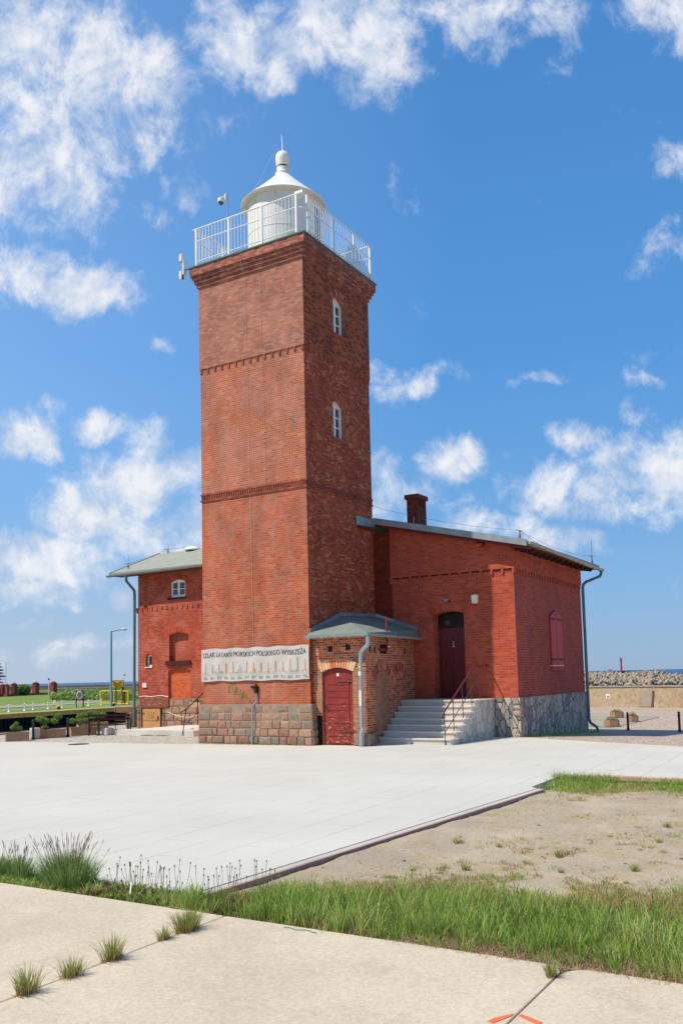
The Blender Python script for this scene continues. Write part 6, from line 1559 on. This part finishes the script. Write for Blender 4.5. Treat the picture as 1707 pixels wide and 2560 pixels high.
uvd = T.vm('MULTIPLY_ADD', T.vm('SUBTRACT', wob.outputs[1], (.5, .5, .5)), (.05, .05, 0), uvw)
BL = [(230,200,190,170,1), (90,330,150,170,1), (280,300,110,100,.9), (50,60,170,110,.8), (150,440,110,70,.8), (20,430,70,100,.8), (210,60,150,70,.7), (330,130,70,90,.7), (110,510,60,50,.5), (220,500,60,50,.45),
 (60,640,140,75,.95), (200,665,110,62,.95), (310,690,50,50,.6), (490,290,70,36,.42), (432,450,40,62,.55), (375,505,40,28,.4),
 (590,80,130,120,1), (740,60,110,110,.9), (870,100,110,120,1), (620,180,60,50,.7), (800,200,50,60,.7), (930,150,60,50,.7), (1070,40,130,85,.9), (1240,20,120,60,.65), (1290,95,40,60,.4), (1500,20,110,65,.8), (1550,70,50,60,.6),
 (900,412,24,42,.5), (935,460,22,26,.35), (1535,375,50,34,.5), (1545,560,58,52,.7), (1500,610,40,28,.45), (1465,882,36,24,.5), (1535,825,45,34,.4), (1258,872,60,12,.4), (365,792,32,14,.5),
 (885,885,55,48,.7), (960,872,50,34,.65), (1010,845,50,16,.42), (872,1070,60,55,.8), (1025,1055,85,52,.9), (930,1120,110,60,.75), (900,1160,80,40,.7), (1055,1160,40,30,.5),
 (1400,1090,160,62,1), (1500,1070,130,70,1), (1260,1140,110,56,.85), (1330,1005,80,34,.75), (1460,958,60,26,.5), (1200,1060,32,34,.45), (1460,1150,130,50,.8), (1560,1020,60,50,.7),
 (1090,1205,100,34,.9), (1180,1215,70,30,.7), (1290,1248,100,34,.85), (1350,1262,50,20,.5),
 (50,985,110,66,.95), (100,930,60,34,.6), (240,975,80,42,.8), (325,1010,60,48,.75), (300,1120,170,85,1), (420,1100,100,64,1), (200,1180,130,66,1), (120,1290,160,66,1), (40,1270,90,66,.9), (350,1230,150,75,.85), (60,1360,120,46,.8), (285,1368,44,32,.7), (440,1200,90,80,.8),
 (90,1432,90,18,.5), (200,1470,150,22,.42), (60,1500,140,24,.42)]
acc = None
k = 1/.91851
for (x, y, rx, ry, am_) in BL:
    if am_ < .62: am_ -= .13
    cx_ = (x*k-CCX)/CF; cy_ = -(y*k-CCY)/CF; sx, sy = CF/(rx*k*1.06), CF/(ry*k*1.06)
    q = T.vm('MULTIPLY_ADD', uvd, (sx, sy, 0), (-cx_*sx, -cy_*sy, 0))
    d2 = T.vm('DOT_PRODUCT', q, q)
    val = T.math('MULTIPLY_ADD', d2, -am_*.8, am_)
    acc = val if acc is None else T.math('SMOOTH_MAX', acc, val, .22)
front = T.mr(a_, .1, .4)
acc = T.math('MAXIMUM', acc, -.6)
n1 = T.noise(T.vm('MULTIPLY', uvw, (1.35, .95, 1)), 11, 9, .64, .5); n2 = T.noise(uvw, 40, 7, .65, .2)
nn_ = T.math('MULTIPLY_ADD', n2, .42, T.math('MULTIPLY', n1, 1.0))
dens = T.math('ADD', T.math('MULTIPLY', acc, 1.0), T.math('MULTIPLY', T.math('SUBTRACT', nn_, .68), 3.4))
cov = T.mr(dens, .0, 1.38)
cov.node.interpolation_type = 'SMOOTHSTEP'
gcov = T.mr(T.noise(gen, 3, 6, .6), .55, .7)         # plain cloud cover for the half of the sky behind the camera
cov = T.math('ADD', T.math('MULTIPLY', cov, front), T.math('MULTIPLY', gcov, T.math('SUBTRACT', 1, front)))
sh_ = T.noise(T.vm('ADD', uvw, (.012, .02, 3)), 15, 6, .6)
ccol = T.mix(T.mr(T.math('ADD', sh_, T.math('MULTIPLY', cov, .06)), .42, .60), (.54*K_, .64*K_, .80*K_), (.90*K_, .91*K_, .94*K_))
sxyz = T.n('SeparateXYZ'); T.l(gen, sxyz.inputs[0]); zz = sxyz.outputs[2]
grad = T.ramp(T.mr(zz, 0, .6), [(0, (.285*K_, .44*K_, .66*K_)), (.04, (.265*K_, .44*K_, .68*K_)), (.155, (.215*K_, .445*K_, .775*K_)), (.34, (.14*K_, .385*K_, .77*K_)), (.56, (.09*K_, .325*K_, .75*K_)), (.9, (.072*K_, .272*K_, .66*K_)), (1, (.068*K_, .262*K_, .645*K_))])
lf = T.mr(T.vm('DOT_PRODUCT', gen, tuple(R2)), .12, -.34)
grad = T.mix(T.math('MULTIPLY', lf, T.mr(zz, .05, .3, .35, 1)), grad, (.105*K_, .12*K_, .13*K_), 'ADD')
grad = T.mix(T.math('MULTIPLY', lf, T.mr(zz, .16, 0)), grad, (.44*K_, .56*K_, .74*K_))
class _S: pass
skc = _S(); skc.outputs = [T.mix(.88, sky.outputs[0], grad)]
final = T.mix(T.math('MULTIPLY', cov, .95), skc.outputs[0], ccol)
bg = T.n('Background'); T.l(final, bg.inputs[0]); bg.inputs[1].default_value = STR
ow = T.n('OutputWorld'); T.l(bg.outputs[0], ow.inputs[0])
scn.view_settings.view_transform = 'Standard'; scn.view_settings.look = 'None'; scn.view_settings.exposure = 0; scn.view_settings.gamma = 1
scn.render.engine = 'CYCLES'
scn.render.resolution_x = 682; scn.render.resolution_y = 1024
